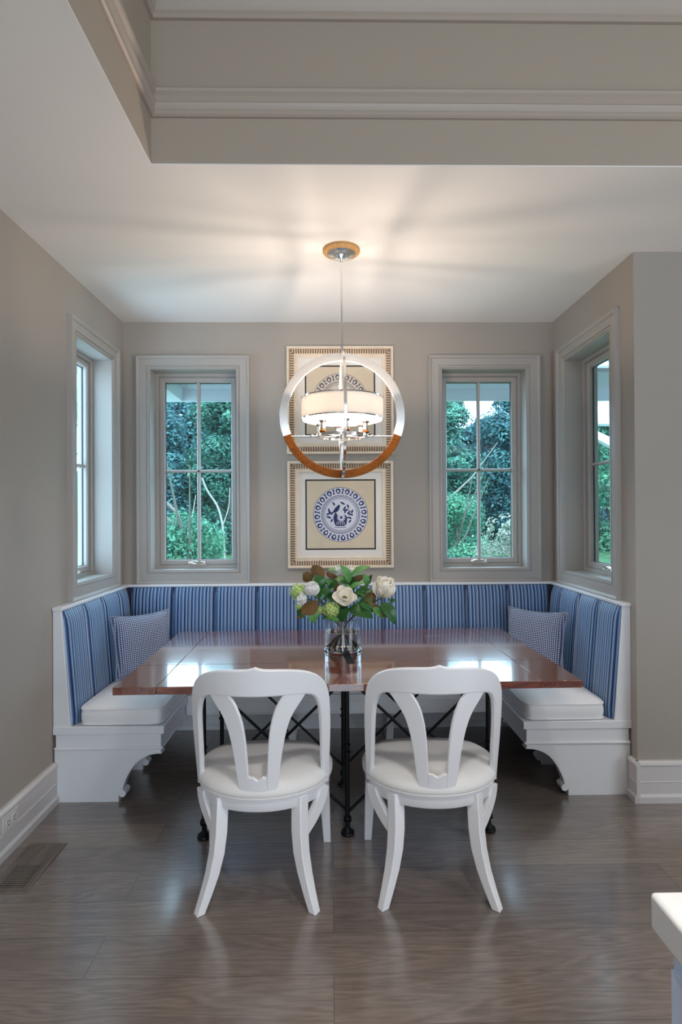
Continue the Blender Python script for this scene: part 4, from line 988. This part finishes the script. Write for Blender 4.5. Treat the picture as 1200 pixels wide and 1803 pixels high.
sprig('dark leaves filling the back of the bouquet', 19, [((640, 330), (760, 160), 110, 'g', 2.87), ((560, 330), (420, 200), 110, 'g', 2.87), ((700, 400), (870, 300), 120, 'g', 2.86), ((480, 400), (330, 330), 120, 'g', 2.86), ((600, 430), (720, 330), 120, 'g', 2.84), ((500, 420), (450, 330), 100, 'g', 2.83), ((600, 520), (540, 420), 110, 'g', 2.82), ((700, 520), (760, 430), 110, 'g', 2.82)])

# ------------------------------------------------------------------ outlet, floor register, island
t = thing('wall_outlet', 'white double socket set in the left baseboard', 'outlet', (XL+0.021, 2.455, 0.142))
X = XL+0.0205
bm = bmesh.new(); box(bm, X, X+0.005, 2.397, 2.512, 0.107, 0.177); obj('cover_plate', bm, M['outlet'], t, bevel=0.002)
for y in (2.432, 2.477):
    bm = bmesh.new(); rings = []
    for xx, k in ((X+0.005, 1), (X+0.0075, 1), (X+0.0075, 0.92)): rings.append([(xx, y+0.0165*k*cos(2*pi*q/24), 0.142+0.017*k*max(-0.82, min(0.82, sin(2*pi*q/24)))) for q in range(24)])
    ringloft(bm, rings); so = obj('socket', bm, M['outlet'], t)
    bm = bmesh.new()
    for dy in (-0.006, 0.006): box(bm, X+0.0072, X+0.0079, y+dy-0.0013, y+dy+0.0013, 0.141, 0.150)
    box(bm, X+0.0072, X+0.0079, y-0.003, y+0.003, 0.129, 0.134); obj('socket_slots', bm, M['dark'], so, smooth=False)
VXa, VXb, VYa, VYb = -1.325, -1.163, 2.185, 2.522
t = thing('floor_register', 'wooden slatted air register set flush in the floor by the left wall', 'floor vent', ((VXa+VXb)/2, (VYa+VYb)/2, 0))
bm = bmesh.new(); sweep_rect(bm, VXa+0.030, VXb-0.030, VYa+0.034, VYb-0.034, [(0, 0.0002), (0, 0.0042), (0.004, 0.0052), (0.016, 0.0052), (0.019, 0.0030), (0.022, 0.0052), (0.028, 0.0045), (0.030, 0.0002)], lambda u, v, h: (u, v, h)); obj('register_frame', bm, M['vent'], t, smooth=False)
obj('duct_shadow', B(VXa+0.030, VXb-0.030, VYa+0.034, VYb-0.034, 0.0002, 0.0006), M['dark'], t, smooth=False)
n = 21; y0, y1 = VYa+0.034, VYb-0.034
for k in range(n):
    yy = y0+(y1-y0)*(k+0.5)/n; hw = (y1-y0)/n*(0.25 if k < 11 else 0.46)
    obj('slat', B(VXa+0.029, VXb-0.029, yy-hw, yy+hw, 0.0008, 0.0045), M['vent'], t, smooth=False)
t = thing('kitchen_island', 'corner of a white topped kitchen island in the near right foreground', 'island', (1.1, 0.2, 0))
obj('countertop', B(0.420, 1.75, -0.60, 0.753, 0.880, 0.930), M['island_top'], t, bevel=0.006, seg=3)
bm = B(0.433, 1.72, -0.58, 0.723, 0.09, 0.880); obj('cabinet_body', bm, M['island_body'], t, bevel=0.002)
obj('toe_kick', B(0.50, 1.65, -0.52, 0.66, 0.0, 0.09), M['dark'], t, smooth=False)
bm = bmesh.new(); sweep_rect(bm, -0.50, 0.65, 0.17, 0.80, [(0, 0.0), (0, 0.002), (0.05, 0.008), (0.06, 0.010), (0.06, 0.0)], lambda u, v, h: (0.433-h, u, v)); obj('side_panel_moulding', bm, M['island_body'], t, smooth=False)
